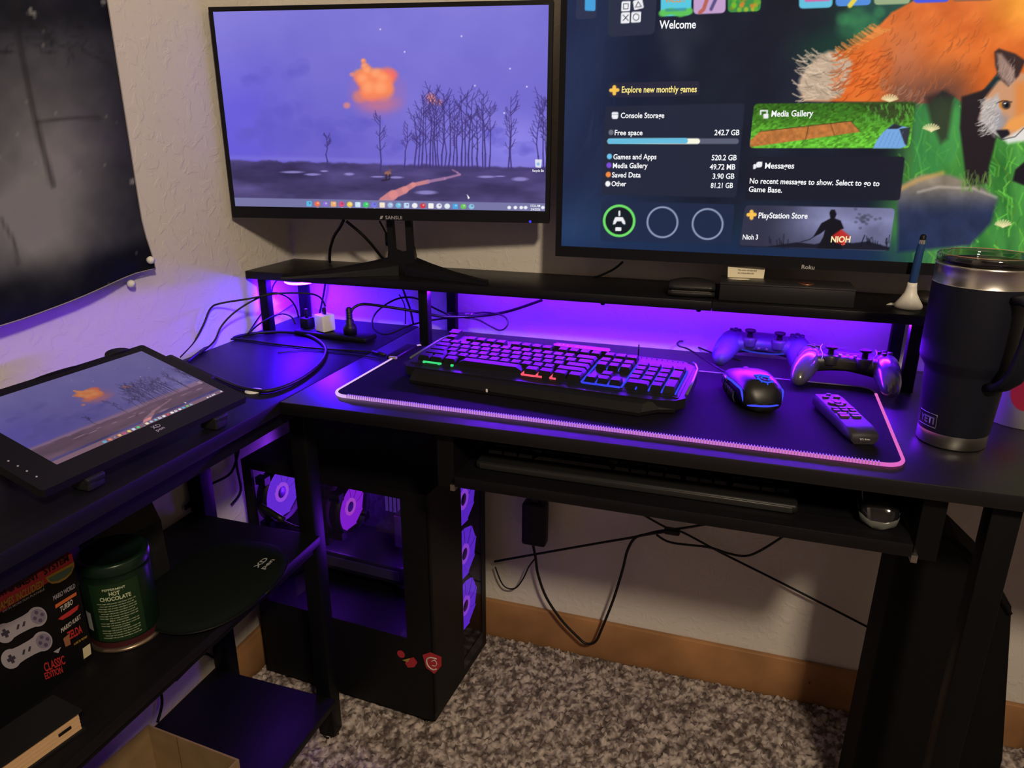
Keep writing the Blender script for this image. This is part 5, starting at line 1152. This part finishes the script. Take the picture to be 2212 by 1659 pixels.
for k, (px, py, lab) in enumerate(((325, 562, 'white ball-head pin holding the tapestry corner'), (283, 613, 'pale ball-head pin below the bottom hem of the tapestry'))):
    p0 = onX(px, py, .022 if k == 0 else .012); t = thing('wall_pin', lab, 'pin', (0, p0.y, p0.z), group=None)
    MB().lathe([(.0008, .0), (.0008, p0.x)], 8, Mx=Matrix.Rotation(math.pi/2, 4, 'Y')).build('needle', mat('band_silver', (.7, .68, .62), .25, 1.0), t)
    MB().lathe([(0, p0.x-.006), (.005, p0.x-.004), (.0066, p0.x), (.005, p0.x+.005), (0, p0.x+.0065)], 18, Mx=Matrix.Rotation(math.pi/2, 4, 'Y')).build('head', WHITE_PL, t)

# ================================================================== DESKTOP COMPUTER
pc = thing('desktop_computer', 'black tower computer with a glass side and glowing violet fans under the desk', 'computer', (0.26, -0.190, 0.0), math.radians(-3.5))
PL, PDp, P0, P1 = 0.41, 0.255, 0.03, 0.530      # length (x), depth (y), bottom, top
CASE_ = mat('case_black', (0.0035, 0.0035, 0.004), .5, spec=.3); x0, x1 = -PL/2, PL/2; y0, y1 = -PDp/2, PDp/2
CUR = MB().box((x0, y0, P1-.018), (x1, y1, P1)); CUR.build('top_panel', CASE_, pc)
MB().box((x0, y0, P0), (x1, y1, P0+.016)).build('bottom_panel', CASE_, pc)
MB().box((x0, y1-.006, P0+.016), (x1, y1, P1-.018)).build('rear_side_panel', CASE_, pc)
shr = MB().box((x0+.004, y0+.006, P0+.017), (x1-.022, y1-.008, P0+.180)).build('power_shroud', CASE_, pc)
# rear wall with opening for the fan: frame strips
RXx = x0
for a, b in (((RXx, y0, P0+.016), (RXx+.004, y1-.006, P1-.165)), ((RXx, y0, P1-.030), (RXx+.004, y1-.006, P1-.018)), ((RXx, y0, P1-.165), (RXx+.004, y0+.018, P1-.03)), ((RXx, y1-.10, P1-.165), (RXx+.004, y1-.006, P1-.03))):
    MB().box(a, b).build('rear_panel', CASE_, pc)
# front pillars of the side opening
MB().box((x0, y0, P0+.016), (x0+.022, y0+.006, P1-.018)).build('side_frame', CASE_, pc)
MB().box((x1-.055, y0, P0+.016), (x1, y0+.010, P1-.018)).build('side_frame', CASE_, pc)
MB().box((x0+.022, y0, P0+.016), (x1-.055, y0+.006, P0+.183)).build('side_frame', CASE_, pc)
glass = MB().box((x0+.022, y0+.001, P0+.183), (x1-.055, y0+.004, P1-.018)).build('glass_panel', clear('tinted_glass', (.85, .83, .88), .03, .10), pc)
FANE = emis('fan_glow', (0.20, 0.04, 1.0), .85); FANH = emis('fan_hub_glow', (0.42, 0.09, 0.95), 1.0); FANP = emis('fan_pink', (0.32, 0.02, 0.85), .9)
def fan(cx, cy, cz, r, frame=True, glow=FANE, hub=FANH, name='case_fan', flat=False):
    """axis along x"""
    Mx = Matrix.Translation((cx, cy, cz))@Matrix.Rotation(math.pi/2, 4, 'Y')
    h = bpy.data.objects.new(name, None); COL.objects.link(h); h.parent = pc; h.empty_display_size = .01
    if frame:
        fr = MB(); fr.lathe([(r+.001, -.012), (r+.004, -.012), (r+.004, .012), (r+.001, .012), (r+.001, -.012)], 36, Mx=Mx)
        for sy in (-1, 1):
            for sz in (-1, 1): fr.box((cx-.012, cy+sy*(r-.008)-.008, cz+sz*(r-.008)-.008), (cx+.012, cy+sy*(r-.008)+.008, cz+sz*(r-.008)+.008))
        fr.build('fan_frame', CASE_, h)
    fk = .3 if flat else 1.0; hp = .0028 if flat else .0105
    for k in range(9):
        a0 = k*2*math.pi/9; rings = []
        for t in np.linspace(.30, 1, 6):
            rr = r*t*.985; a = a0+.35*t; w_ = .70 if flat else .60-.12*t
            rings.append([(rr*math.cos(a), rr*math.sin(a), -.004*fk), (rr*math.cos(a+w_), rr*math.sin(a+w_), .003*fk), (rr*math.cos(a+w_), rr*math.sin(a+w_), .003*fk+.0012), (rr*math.cos(a), rr*math.sin(a), -.004*fk+.0012)])
        MB().loft(rings, Mx=Mx, sm=False).build('blade', glow, h)
    MB().lathe([(r*.22, -.006), (r*.22, hp), (r*.36, hp), (r*.36, -.006), (r*.22, -.006)], 28, Mx=Mx).build('hub_ring', hub, h)
    MB().lathe([(0, hp-.001), (r*.22, hp-.001), (r*.22, -.006), (0, -.006)], 24, Mx=Mx).build('hub_cap', mat('hub_dark', (.05, .02, .12), .4), h)
    return h
fan(x0+.022, -.048, P1-.105, .058, flat=True)
for k, z in enumerate((P1-.088, P1-.213, P1-.338)): fan(x1-.0075, .034, z, .060, False, flat=True)
# front panel: solid near strip, open window beyond, sill
MB().box((x1-.003, y0, P0+.016), (x1, y0+.138, P1-.018)).build('front_bezel', CASE_, pc)
MB().box((x1-.026, y0+.010, P0+.016), (x1-.024, y1-.006, P1-.018)).build('fan_backplate', CASE_, pc)
MB().box((x1-.022, y1-.022, P0+.016), (x1, y1-.006, P1-.018)).build('front_bezel', CASE_, pc)
MB().box((x1-.022, y0+.138, P0+.016), (x1, y1-.018, P0+.045)).build('front_bezel', mat('case_gloss', (.012, .011, .015), .25), pc)
MB().box((x1-.003, y0+.138, P0+.045), (x1-.001, y1-.018, P1-.018)).build('front_glass', clear('front_tint', (.75, .72, .80), .08, .1), pc)
for k, z in enumerate((P1-.150, P1-.275)):
    MB().box((x1-.020, y0+.138, z-.002), (x1-.004, y1-.022, z+.002)).build('fan_divider', CASE_, pc)
# inside: motherboard, cooler, memory, graphics card, radiator tubes, io bracket, mesh vent
PCB = mat('circuit_board', (.04, .038, .05), .5, noise=(120, .5)); AL = mat('dull_alu', (.32, .31, .36), .35, 1.0)
mbd = MB().box((x0+.035, y1-.016, P0+.135), (x0+.275, y1-.010, P1-.045)).build('motherboard', PCB, pc)
for x in (.196, .206, .216, .226):
    MB().box((x0+x, y1-.050, P1-.175), (x0+x+.0055, y1-.0165, P1-.055)).build('memory_stick', mat('ram_heat', (.035, .03, .05), .3), mbd)
    MB().box((x0+x, y1-.054, P1-.175), (x0+x+.0055, y1-.0505, P1-.055)).build('memory_light', emis('ram_violet', (.16, .05, .55), .35), mbd)
col_ = MB()
for k in range(16): col_.box((-.082+k*.0028, -.095, P1-.175), (-.0808+k*.0028, .045, P1-.045))
col_.build('cooler_fins', mat('fin_black', (.03, .03, .035), .35, .8), pc)
fan(-.022, -.038, P1-.112, .050, True, FANP, emis('fan_hub_pink', (.52, .08, .75), .9), 'cooler_fan', True)
gpu = MB().rbox((x0+.012, y1-.150, P0+.215), (x0+.290, y1-.020, P0+.258), .004).build('graphics_card', mat('gpu_black', (.014, .014, .016), .35), pc)
for x in (.07, .145, .225):
    MB().lathe([(.036, 0), (.038, -.003), (.020, -.004), (.012, -.006), (0, -.006)], 28, (x0+x, y1-.088, P0+.214)).build('card_fan', mat('gpu_fan', (.03, .03, .034), .3), gpu)
MB().box((x0+.02, y1-.152, P0+.226), (x0+.28, y1-.1503, P0+.248)).build('card_trim', mat('gpu_trim', (.05, .05, .06), .3), gpu)
MB().rbox((x0+.255, y1-.120, P0+.285), (x0+.300, y1-.018, P0+.36), .003).build('drive_plate', AL, pc)
for k in range(3):
    MB().tube([(x0+.285+.008*k, y1-.020, P1-.06), (x0+.287+.008*k, y1-.045-.004*k, P1-.14), (x0+.285+.008*k, y1-.045, P1-.24), (x0+.27, y1-.05, P0+.20)], .0028, 6, 4).build('power_lead', mat('lead_sleeve', (.06, .05, .09), .5), pc)
MB().tube([(x0+.20, y1-.10, P0+.205), (x0+.25, y1-.14, P0+.22), (x0+.30, y1-.13, P0+.19), (x0+.315, y1-.06, P0+.12)], .004, 6, 4).build('power_lead', mat('lead_sleeve', (.06, .05, .09), .5), pc)
# honeycomb vent holes beside the rear fan
vm = MB().lathe([(0, 0), (.0034, 0), (.0034, .0008), (0, .0008)], 6).mesh('vent_hole'); vm.materials.append(emis('vent_violet', (.12, .02, .5), .6))
for i in range(5):
    for j in range(4):
        o = bpy.data.objects.new('vent_hole', vm); COL.objects.link(o); o.parent = pc; o.rotation_euler = (0, math.pi/2, 0); o.location = (x0+.0042, y0+.020+.0085*i+(.004 if j % 2 else 0), P1-.055-.0078*j)
il = light('fan_spill', 'POINT', (x0+.055, .0, P1-.10), 2.2, (.25, .03, 1.0), shadow_soft_size=.04); il.parent = pc
il2 = light('front_fan_spill', 'POINT', (x1-.09, -.02, P1-.16), 1.6, (.22, .02, 1.0), shadow_soft_size=.05); il2.parent = pc
for sx in (-1, 1):
    for sy in (-1, 1): MB().lathe([(0, .003), (.014, .003), (.017, .02), (.017, .03)], 18, (sx*(PL/2-.035), sy*(PDp/2-.03), 0)).build('foot', BLACK_PL, pc)
# stickers on the shroud side: shield emblem and small red-yellow sticker
def side_flat(pts, m, name, off_): return MB().prism(pts, 0, .0006, Matrix.Translation((0, y0-off_, 0))@Matrix.Rotation(math.pi/2, 4, 'X')).build(name, m, pc)
RED = mat('sticker_red', (.42, .03, .04), .45); WHS = mat('sticker_white', (.6, .55, .5), .5)
def side_uv(px, py):
    Mi = pc.matrix_basis.inverted(); n_ = pc.matrix_basis.to_3x3()@Vector((0, -1, 0)); q_ = Mi@onP(px, py, pc.matrix_basis@Vector((0, y0, 0)), n_); return q_.x, q_.z
s1 = [side_uv(650+x*.2532, 1200+y*.2532) for x, y in ((1040, 845), (1105, 825), (1200, 865), (1200, 940), (1140, 1008), (1070, 955))]
side_flat(s1, RED, 'shield_sticker', .0002)
def sw(pts, m, w_=.0016, off_=.0009):
    P_ = [side_uv(650+x*.2532, 1200+y*.2532) for x, y in pts]; return MB().tube([(a, y0-off_, b) for a, b in P_], w_, 5, 3).build('sticker_mark', m, pc)
sw([(1160, 880), (1110, 868), (1075, 885), (1085, 935), (1125, 970), (1160, 965)], WHS); sw([(1110, 905), (1140, 890), (1160, 915), (1150, 940), (1120, 935)], WHS, .001)
cx_, cz_ = side_uv(650+855*.2532, 1200+840*.2532); side_flat([(cx_+.0085*math.cos(a), cz_+.0085*math.sin(a)) for a in np.linspace(0, 6.28, 16, endpoint=False)], RED, 'round_sticker', .0002)
side_flat([side_uv(650+x*.2532, 1200+y*.2532) for x, y in ((905, 890), (960, 865), (995, 910), (970, 950), (915, 955), (890, 915))], RED, 'small_sticker', .0002)
side_flat([side_uv(650+x*.2532, 1200+y*.2532) for x, y in ((868, 888), (935, 872), (915, 905))], mat('sticker_gold', (.40, .26, .06), .45), 'small_sticker', .0012)

# ================================================================== SIDE SHELF THINGS
S1 = 0.4645
sb0 = onZ(203, 1418, S1); sb1 = onZ(-60, 1588, S1)
sd = Vector((0, -1, 0)); SRZ = math.atan2(-sd.y, -sd.x)
_n = Vector((-sd.y, sd.x, 0)); BH = onP(160, 1192, sb0, _n).z-S1
snes = thing('console_box', 'black and red retro game console box with two grey gamepads printed on it', 'box', (sb0.x, sb0.y, S1), SRZ)
BW, BD_ = 0.23, 0.085       # width runs to local -x, depth to local +y
BXK = mat('carton_black', (.004, .0035, .005), .45); BXR = mat('carton_red', (.55, .04, .05), .45)
MB().box((-BW, 0, 0), (0, BD_, BH)).build('carton', BXK, snes)
MB().box((-BW-.0002, -.0002, BH), (.0002, BD_+.0002, BH+.0006)).build('red_lid', BXR, snes)
MB().box((-BW-.0002, -.0005, BH-.0185), (.0002, -.0001, BH)).build('red_band', BXR, snes)
def fr_uv(px, py):
    Mi = snes.matrix_basis.inverted(); n_ = snes.matrix_basis.to_3x3()@Vector((0, -1, 0)); q_ = Mi@onP(px, py, snes.matrix_basis@Vector((0, 0, 0)), n_); return q_.x, q_.z
def zb(x, y): return (x*.205, 1160+y*.205)       # zoomed box coordinates -> photo pixel
def bx_text(body, a, b, cap, m, bold=.015, shear=0.0):
    u0, v0 = fr_uv(*zb(*a)); u1, v1 = fr_uv(*zb(*b)); sl_ = (v1-v0)/(u1-u0)
    return text_on('print', body, m, snes, u1-u0, cap, bold=bold, shear=shear, fn=lambda x, y, z: (u0+x, -.0010-abs(z)*.02, v0+y+sl_*x))
def bx_poly(pts, m, name='print', off_=.0008): return MB().prism([fr_uv(*zb(*p)) for p in pts], 0, .0003, Matrix.Translation((0, -off_, 0))@Matrix.Rotation(math.pi/2, 4, 'X')).build(name, m, snes)
K_ = mat('print_black', (.02, .01, .01), .5); Yel = mat('print_gold', (.55, .33, .05), .5); Wht = mat('print_white', (.55, .50, .45), .5); Org = mat('print_orange', (.55, .12, .03), .5); Grn = mat('print_green', (.12, .22, .14), .5); RedP = mat('print_red', (.45, .03, .03), .5); Lav = mat('print_lilac', (.33, .30, .36), .5)
bx_text('ENTERTAINMENT', (-260, 755), (410, 425), .0085, K_, .03); bx_text('SYSTEM', (462, 400), (722, 245), .0085, K_, .03)
bx_text('21 GAMES INCLUDED!', (-130, 835), (462, 515), .0092, Yel, .03, .2); bx_text('WITH MORE FUN PLAYABLE', (20, 800), (465, 555), .0028, Wht)
bx_poly([(470, 425), (775, 260), (772, 320), (745, 385), (690, 440), (620, 480), (545, 492), (500, 470)], Yel, 'badge'); bx_poly([(500, 435), (760, 300), (745, 360), (680, 420), (600, 460), (530, 470)], Grn, 'badge', .0012)
bx_text('STARFOX 2', (530, 470), (712, 370), .0072, Yel, .03, .2); bx_text('MARIO WORLD', (560, 668), (790, 530), .0062, Lav, .02)
bx_poly([(575, 715), (798, 578), (800, 610), (580, 752)], Org); bx_text('TURBO', (635, 790), (765, 700), .007, Wht, .02, .2)
bx_poly([(605, 865), (640, 835), (825, 710), (810, 765), (735, 825), (650, 872)], RedP); bx_text('MARIO KART', (640, 1010), (852, 850), .0062, Wht, .02, .2)
bx_poly([(660, 1070), (720, 1020), (740, 1130), (685, 1155)], mat('print_rust', (.30, .12, .06), .5)); bx_text('ZELDA', (715, 1085), (865, 1000), .0115, RedP, .03)
bx_text('A LINK TO THE PAST', (775, 1140), (915, 1055), .003, Yel)
bx_poly([(865, 1175), (942, 1120), (955, 1230), (878, 1285)], mat('print_cream', (.62, .55, .36), .5)); bx_text('T', (892, 1232), (930, 1205), .0085, K_, .03)
bx_text('CLASSIC', (470, 1420), (685, 1330), .0125, RedP, .02); bx_text('EDITION', (475, 1500), (660, 1425), .0095, RedP, .02)
bx_poly([(555, 1210), (635, 1158), (608, 1222)], Lav)
def gamepad(cx, cy, ang=-27):
    c, s = math.cos(math.radians(ang)), math.sin(math.radians(ang)); T = lambda x, y: (cx+c*x-s*y, cy+s*x+c*y)
    out = [T(190+105*math.cos(a), 105*math.sin(a)) for a in np.linspace(-2.2, 2.2, 20)]+[T(60, 78), T(-60, 78)]+[T(-190+105*math.cos(a), 105*math.sin(a)) for a in np.linspace(math.pi-2.2, math.pi+2.2, 20)]+[T(-60, -78), T(60, -78)]
    bx_poly(out, mat('pad_grey', (.34, .31, .36), .5), 'printed_gamepad', .0008)
    bx_poly([T(200+80*math.cos(a), 80*math.sin(a)) for a in np.linspace(0, 6.28, 24, endpoint=False)], mat('pad_purple', (.22, .19, .27), .5), 'printed_gamepad', .0012)
    for x, y in ((200, -46), (200, 46), (158, 0), (245, 0)): bx_poly([T(x+20*math.cos(a), y+20*math.sin(a)) for a in np.linspace(0, 6.28, 14, endpoint=False)], mat('pad_btn', (.10, .07, .14) if x != 158 else (.30, .27, .36), .5), 'printed_gamepad', .0016)
    D_ = mat('pad_dark', (.045, .038, .06), .5)
    bx_poly([T(-235, -17), T(-145, -17), T(-145, 17), T(-235, 17)], D_, 'printed_gamepad', .0014); bx_poly([T(-207, -46), T(-173, -46), T(-173, 46), T(-207, 46)], D_, 'printed_gamepad', .0016)
    for x in (-40, 30): bx_poly([T(x-28, 18), T(x+6, -22), T(x+28, -18), T(x-6, 24)], D_, 'printed_gamepad', .0014)
gamepad(215, 925, -27); gamepad(275, 1190, -29)
MB().box((.0003, .020, .045), (.0008, .032, .110)).build('seal_sticker', mat('seal_pink', (.42, .30, .32), .5), snes)

tin0 = onZ(275, 1398, S1); tb = onZ(275, 1362, S1)
tin = thing('cocoa_tin', 'dark green round hot chocolate tin with printed white label text', 'tin', (tb.x, tb.y, S1), 0)
TG = mat('tin_green', (.006, .020, .010), .3, .3, spec=.5); TGL = mat('label_green', (.010, .030, .011), .4)
TR_, THh = 0.0440, 0.118
MB().lathe([(0, 0), (TR_+.004, 0), (TR_+.0055, .0015), (TR_+.0042, .004), (TR_+.0008, .0055)], 48).build('base_rim', mat('tin_rim', (.30, .22, .16), .3, .9), tin)
MB().lathe([(TR_+.0008, .0055), (TR_+.0005, .014)], 48).build('base_band', mat('tin_maroon', (.05, .012, .014), .35), tin)
MB().lathe([(TR_, .014), (TR_, THh-.012), (TR_-.0015, THh-.006), (TR_+.0008, THh-.004), (TR_+.0008, THh)], 48).build('body', TG, tin)
MB().lathe([(TR_+.0012, THh-.003), (TR_+.0014, THh+.010), (TR_-.001, THh+.0125), (TR_-.006, THh+.0125), (TR_-.007, THh+.0105), (0, THh+.0105)], 48).build('lid', TG, tin)
TA = math.atan2(CAM[1]-tb.y, CAM[0]-tb.x)-.12
def tcyl(x, y, r=TR_+.0006, w0=.0): a = TA+(x-w0)/r; return (r*math.cos(a), r*math.sin(a), y)
lab = MB(); gx = np.linspace(-.033, .030, 15)
lab.loft([[tcyl(x, z) for x in gx] for z in (.016, .104)], cap0=False, cap1=False, closed=False).build('label', TGL, tin)
LT = mat('label_ink', (.50, .55, .36), .5)
def ttext(body, xc, z, wd, cap, bold=.015): text_on('label_text', body, LT, tin, wd, cap, bold=bold, fn=lambda x, y, z_: tcyl(xc-wd/2+x, z+y, TR_+.0010))
ttext('PEPPERMINT', -.001, .0945, .028, .0034); ttext('HOT', -.001, .087, .013, .0056, .03); ttext('CHOCOLATE', -.001, .0795, .038, .0056, .03)
rt_ = random.Random(5)
for k in range(15):
    z = .0745-.0038*k; wd = .048 if k not in (7, 10) else .026
    words = ' '.join(''.join(rt_.choice('aeinorstlmcdhu') for _ in range(rt_.randint(3, 8))) for _ in range(6))
    words = {7: 'MIX COCOA', 10: 'CHOCOLATE DRINK'}.get(k, 'cocoa sugar milk powder mint flavor cream salt') if True else words
    ttext(words, -.001, z, wd*(.88 if k % 3 == 1 else 1), .0019, .01)
lab2 = MB(); lab2.loft([[tcyl(x, z, TR_+.0007) for x in np.linspace(-.052, -.040, 5)] for z in (.030, .058)], cap0=False, cap1=False, closed=False).build('barcode', mat('barcode', (.34, .34, .34), .5), tin)

# dark peaked box behind the tin
pk = onZ(215, 1300, S1)
bk = thing('peaked_pouch', 'black stand-up pouch with a peaked top behind the green tin', 'pouch', (0.092, onX(255, 1120, .092).y, S1), math.radians(74))
MB().loft([[(-.050, -.028, 0), (.050, -.028, 0), (.050, .028, 0), (-.050, .028, 0)], [(-.050, -.026, .10), (.050, -.026, .10), (.050, .026, .10), (-.050, .026, .10)], [(-.040, -.010, .150), (.044, -.010, .150), (.044, .010, .150), (-.040, .010, .150)], [(-.026, -.003, .168), (.036, -.003, .168), (.036, .003, .168), (-.026, .003, .168)]], sm=False).build('sack', mat('sack_black', (.010, .010, .011), .5, bump=(60, .5, .003)), bk)
MB().box((-.030, -.0045, .160), (.038, .0045, .166)).build('seal_strip', BLACK_PL, bk)

# round tablet pouch
pc_ = onZ(470, 1255, S1+.012)
po = thing('round_sleeve', 'dark green fabric rounded sleeve lying on the side shelf', 'sleeve', (pc_.x-.005, pc_.y, S1), 0)
GF = mat('sleeve_green', (.004, .007, .006), .85, spec=.1, bump=(700, .4, .0008))
EA, EB = .088, .118
n_ = 40
prof2 = [(1.0, .001), (1.02, .006), (1.0, .012), (.93, .0165), (.7, .020), (.35, .0215), (.02, .022)]
MB().loft([[(EA*k*math.copysign(abs(math.cos(a))**.8, math.cos(a)), EB*k*math.copysign(abs(math.sin(a))**.8, math.sin(a)), z) for a in np.linspace(0, 2*math.pi, n_, endpoint=False)] for k, z in prof2]).build('cover', GF, po)
MB().tube([(EA*1.022*math.copysign(abs(math.cos(a))**.8, math.cos(a)), EB*1.022*math.copysign(abs(math.sin(a))**.8, math.sin(a)), .006) for a in np.linspace(0, 2*math.pi, 60)], .0012, 5, 1).build('zip', BLACK_PL, po)
lg0 = onZ(557, 1228, S1+.0218); lg1 = onZ(580, 1208, S1+.0218); dx_ = (lg1-lg0); dl = dx_.length; dx_.normalize(); dyv = Vector((-dx_.y, dx_.x, 0))
pl_ = Vector((po.location.x, po.location.y, S1))
for body, o_ in (('XD', .0005), ('pen', -.011)):
    text_on('logo', body, GREY_PRINT, po, dl*1.05, .0085 if body == 'XD' else .0075, bold=.025, fn=lambda x, y, z, o_=o_: (lg0-pl_)+dx_*x+dyv*(y+o_)+Vector((0, 0, .0006+abs(z)*.05)))

# book with page edges
b0 = onZ(20, 1640, S1+.03); b1 = onZ(170, 1535, S1+.03)
bd = (b1-b0); bd.z = 0; BLn = bd.length; bd.normalize(); BRZ = math.atan2(bd.y, bd.x)
bo = thing('hardcover_book', 'thick black book lying flat with its cream page edges facing the room', 'book', (b0.x, b0.y, S1), BRZ)
TH_ = .030
MB().box((-.02, -.001, 0), (BLn+.003, .052, .003)).build('cover', mat('cover_black', (.010, .010, .011), .5), bo)
MB().box((-.02, -.001, TH_-.003), (BLn+.003, .052, TH_)).build('cover', mat('cover_black', (.010, .010, .011), .5), bo)
pg = MB()
for k in range(9): pg.box((-.018, .002+.0006*(k % 2), .0031+k*.0026), (BLn, .050, .0031+k*.0026+.0024))
pg.build('pages', mat('page_cream', (.62, .40, .22), .6), bo)
MB().rbox((BLn-.026, .0008, .013), (BLn-.011, .0022, .017), .0006).build('page_tab', BLACK_PL, bo)

# cardboard box on the lowest shelf
cbx = thing('cardboard_box', 'open brown cardboard box on the lowest side shelf', 'cardboard box', (0.172, -0.755, 0.1105), math.radians(-4))
CB = mat('cardboard', (.30, .20, .10), .75, noise=(30, .12))
cw, cdp, ch = .095, .100, .092
for a, b, nm in (((-cw, -cdp, 0), (cw, cdp, .003), 'base'), ((-cw, cdp-.003, .003), (cw, cdp, ch), 'wall'), ((-cw, -cdp, .003), (cw, -cdp+.003, ch), 'wall'), ((-cw, -cdp+.003, .003), (-cw+.003, cdp-.003, ch), 'wall'), ((cw-.003, -cdp+.003, .003), (cw, cdp-.003, ch), 'wall')):
    MB().box(a, b).build(nm, CB, cbx)
for sy, x in ((1, -.03),): MB().box((x-.0006, cdp-.0036, .004), (x+.0006, cdp-.0029, ch)).build('crease', mat('crease', (.14, .09, .045), .8), cbx)

# ================================================================== UNDER THE DESK
br = onY(1156, 1128, -.045)
ad = thing('power_brick', 'black power adapter brick hanging under the keyboard tray', 'adapter', (br.x, -.045, br.z), 0)
auto(MB().rbox((-.0265, -.016, -.051), (.0265, .016, .049), .006, 3).build('brick', mat('brick_black', (.011, .010, .012), .5), ad))
MB().rbox((-.010, -.008, .049), (.010, .008, .066), .003).build('inlet_plug', CABLE, ad)
MB().tube([(.0, 0, .064), (.002, -.002, .10), (.01, -.004, .16)], .003, 7, 3).build('mains_lead', CABLE, ad)
cable('low_straight_cable', 'black cable running straight across the wall under the desk', YP([(1068, 1213, -.035), (1180, 1193, -.03), (1300, 1172, -.028), (1370, 1160, -.028), (1420, 1148, -.028), (1480, 1140, -.028), (1545, 1129, -.028)]), .0026)
cable('low_hanging_loop', 'thick black cable drooping in a deep loop from the power brick', YP([(1150, 1170, -.045), (1157, 1205, -.045), (1162, 1240, -.045), (1180, 1290, -.045), (1212, 1338, -.045), (1248, 1376, -.045), (1266, 1390, -.045), (1286, 1386, -.045), (1300, 1358, -.045), (1325, 1295, -.044), (1345, 1230, -.042), (1355, 1190, -.040), (1372, 1162, -.036), (1400, 1154, -.032), (1440, 1148, -.032)]), .0030)
cable('small_droop_cable', 'thin cable drooping beside the computer below the power brick', YP([(1070, 1225, -.03), (1082, 1256, -.03), (1095, 1270, -.03), (1114, 1270, -.03), (1130, 1250, -.035), (1142, 1225, -.04), (1157, 1205, -.045)]), .0017)
cable('diagonal_cable', 'black cable running diagonally down the wall to the right desk leg', YP([(1365, 1098, -.022), (1440, 1140, -.022), (1475, 1150, -.022), (1560, 1195, -.022), (1700, 1265, -.022), (1895, 1365, -.022)]), .0023)
cable('tray_droop_cable', 'black cable sagging under the right half of the keyboard tray', YP([(1418, 1155, -.034), (1450, 1172, -.034), (1530, 1182, -.034), (1572, 1195, -.034), (1610, 1201, -.034), (1645, 1188, -.034), (1705, 1150, -.034)]), .0024)
kn = onY(1452, 1147, -.03); tag(MB().rbox((kn.x-.016, -.040, kn.z-.006), (kn.x+.016, -.022, kn.z+.006), .004).build('cable_joint', CABLE), 'black cable joint where two cables cross under the desk', 'cable joint')
for k, L_ in enumerate(([(432, 985, .010), (437, 1030, .010), (430, 1075, .010), (400, 1100, .010)], [(505, 940, .010), (512, 1010, .012), (520, 1060, .010), (500, 1090, .010)], [(518, 960, .012), (500, 1020, .012), (450, 1050, .012), (400, 1095, .012)], [(214, 1100, .010), (212, 1135, .010)], [(470, 1375, .010), (468, 1420, .010), (440, 1412, .010), (410, 1440, .010), (380, 1470, .010)], [(345, 1480, .010), (350, 1520, .010), (340, 1560, .010)])):
    cable('side_cable', ('thin cable hanging on the left wall under the tablet end', 'cable hanging beside the rear of the tower computer', 'cable crossing the left wall towards the tower computer', 'short cable on the left wall above the green tin', 'cable drooping on the left wall below the side shelf', 'cable hanging on the left wall above the cardboard box')[k], [onX(*q_) for q_ in L_], .0026)
# lead with an in-line plug hanging over the computer glass
cable('inline_plug_cable', 'thick cable with a long plug resting in front of the computer rear fan', [onY(560, 1095, -.36), onY(580, 1108, -.365), onY(605, 1122, -.365), onY(640, 1138, -.37), onY(690, 1152, -.38)], .0022)
tag(MB().tube([onY(562, 1094, -.36), onY(585, 1107, -.362), onY(612, 1124, -.365)], .0065, 10, 2).build('inline_plug', CABLE), 'black in-line plug in front of the computer rear fan', 'plug')
# dark bag standing under the right end of the desk
tt = thing('tote_bag', 'black fabric tote bag standing under the right end of the desk', 'bag', (1.30, -0.26, 0.0), 0)
FB = mat('bag_fabric', (.003, .003, .0035), .8, spec=.15, bump=(400, .4, .001))
bp2 = [onY(px, py, -.29) for px, py in ((1952, 1128), (2034, 1146), (2072, 1168), (2139, 1234), (2185, 1310), (2165, 1640))]
poly2 = [(p.x-1.30, p.z) for p in bp2]+[(bp2[-1].x-1.30, .002), (bp2[0].x-1.30-.006, .002)]
MB().prism(poly2, -.06, .03, Matrix.Rotation(math.pi/2, 4, 'X')).build('sack', FB, tt)
MB().tube([(x, -.031, z-.012) for x, z in poly2[:5]], .004, 6, 1).build('piping', FB, tt)
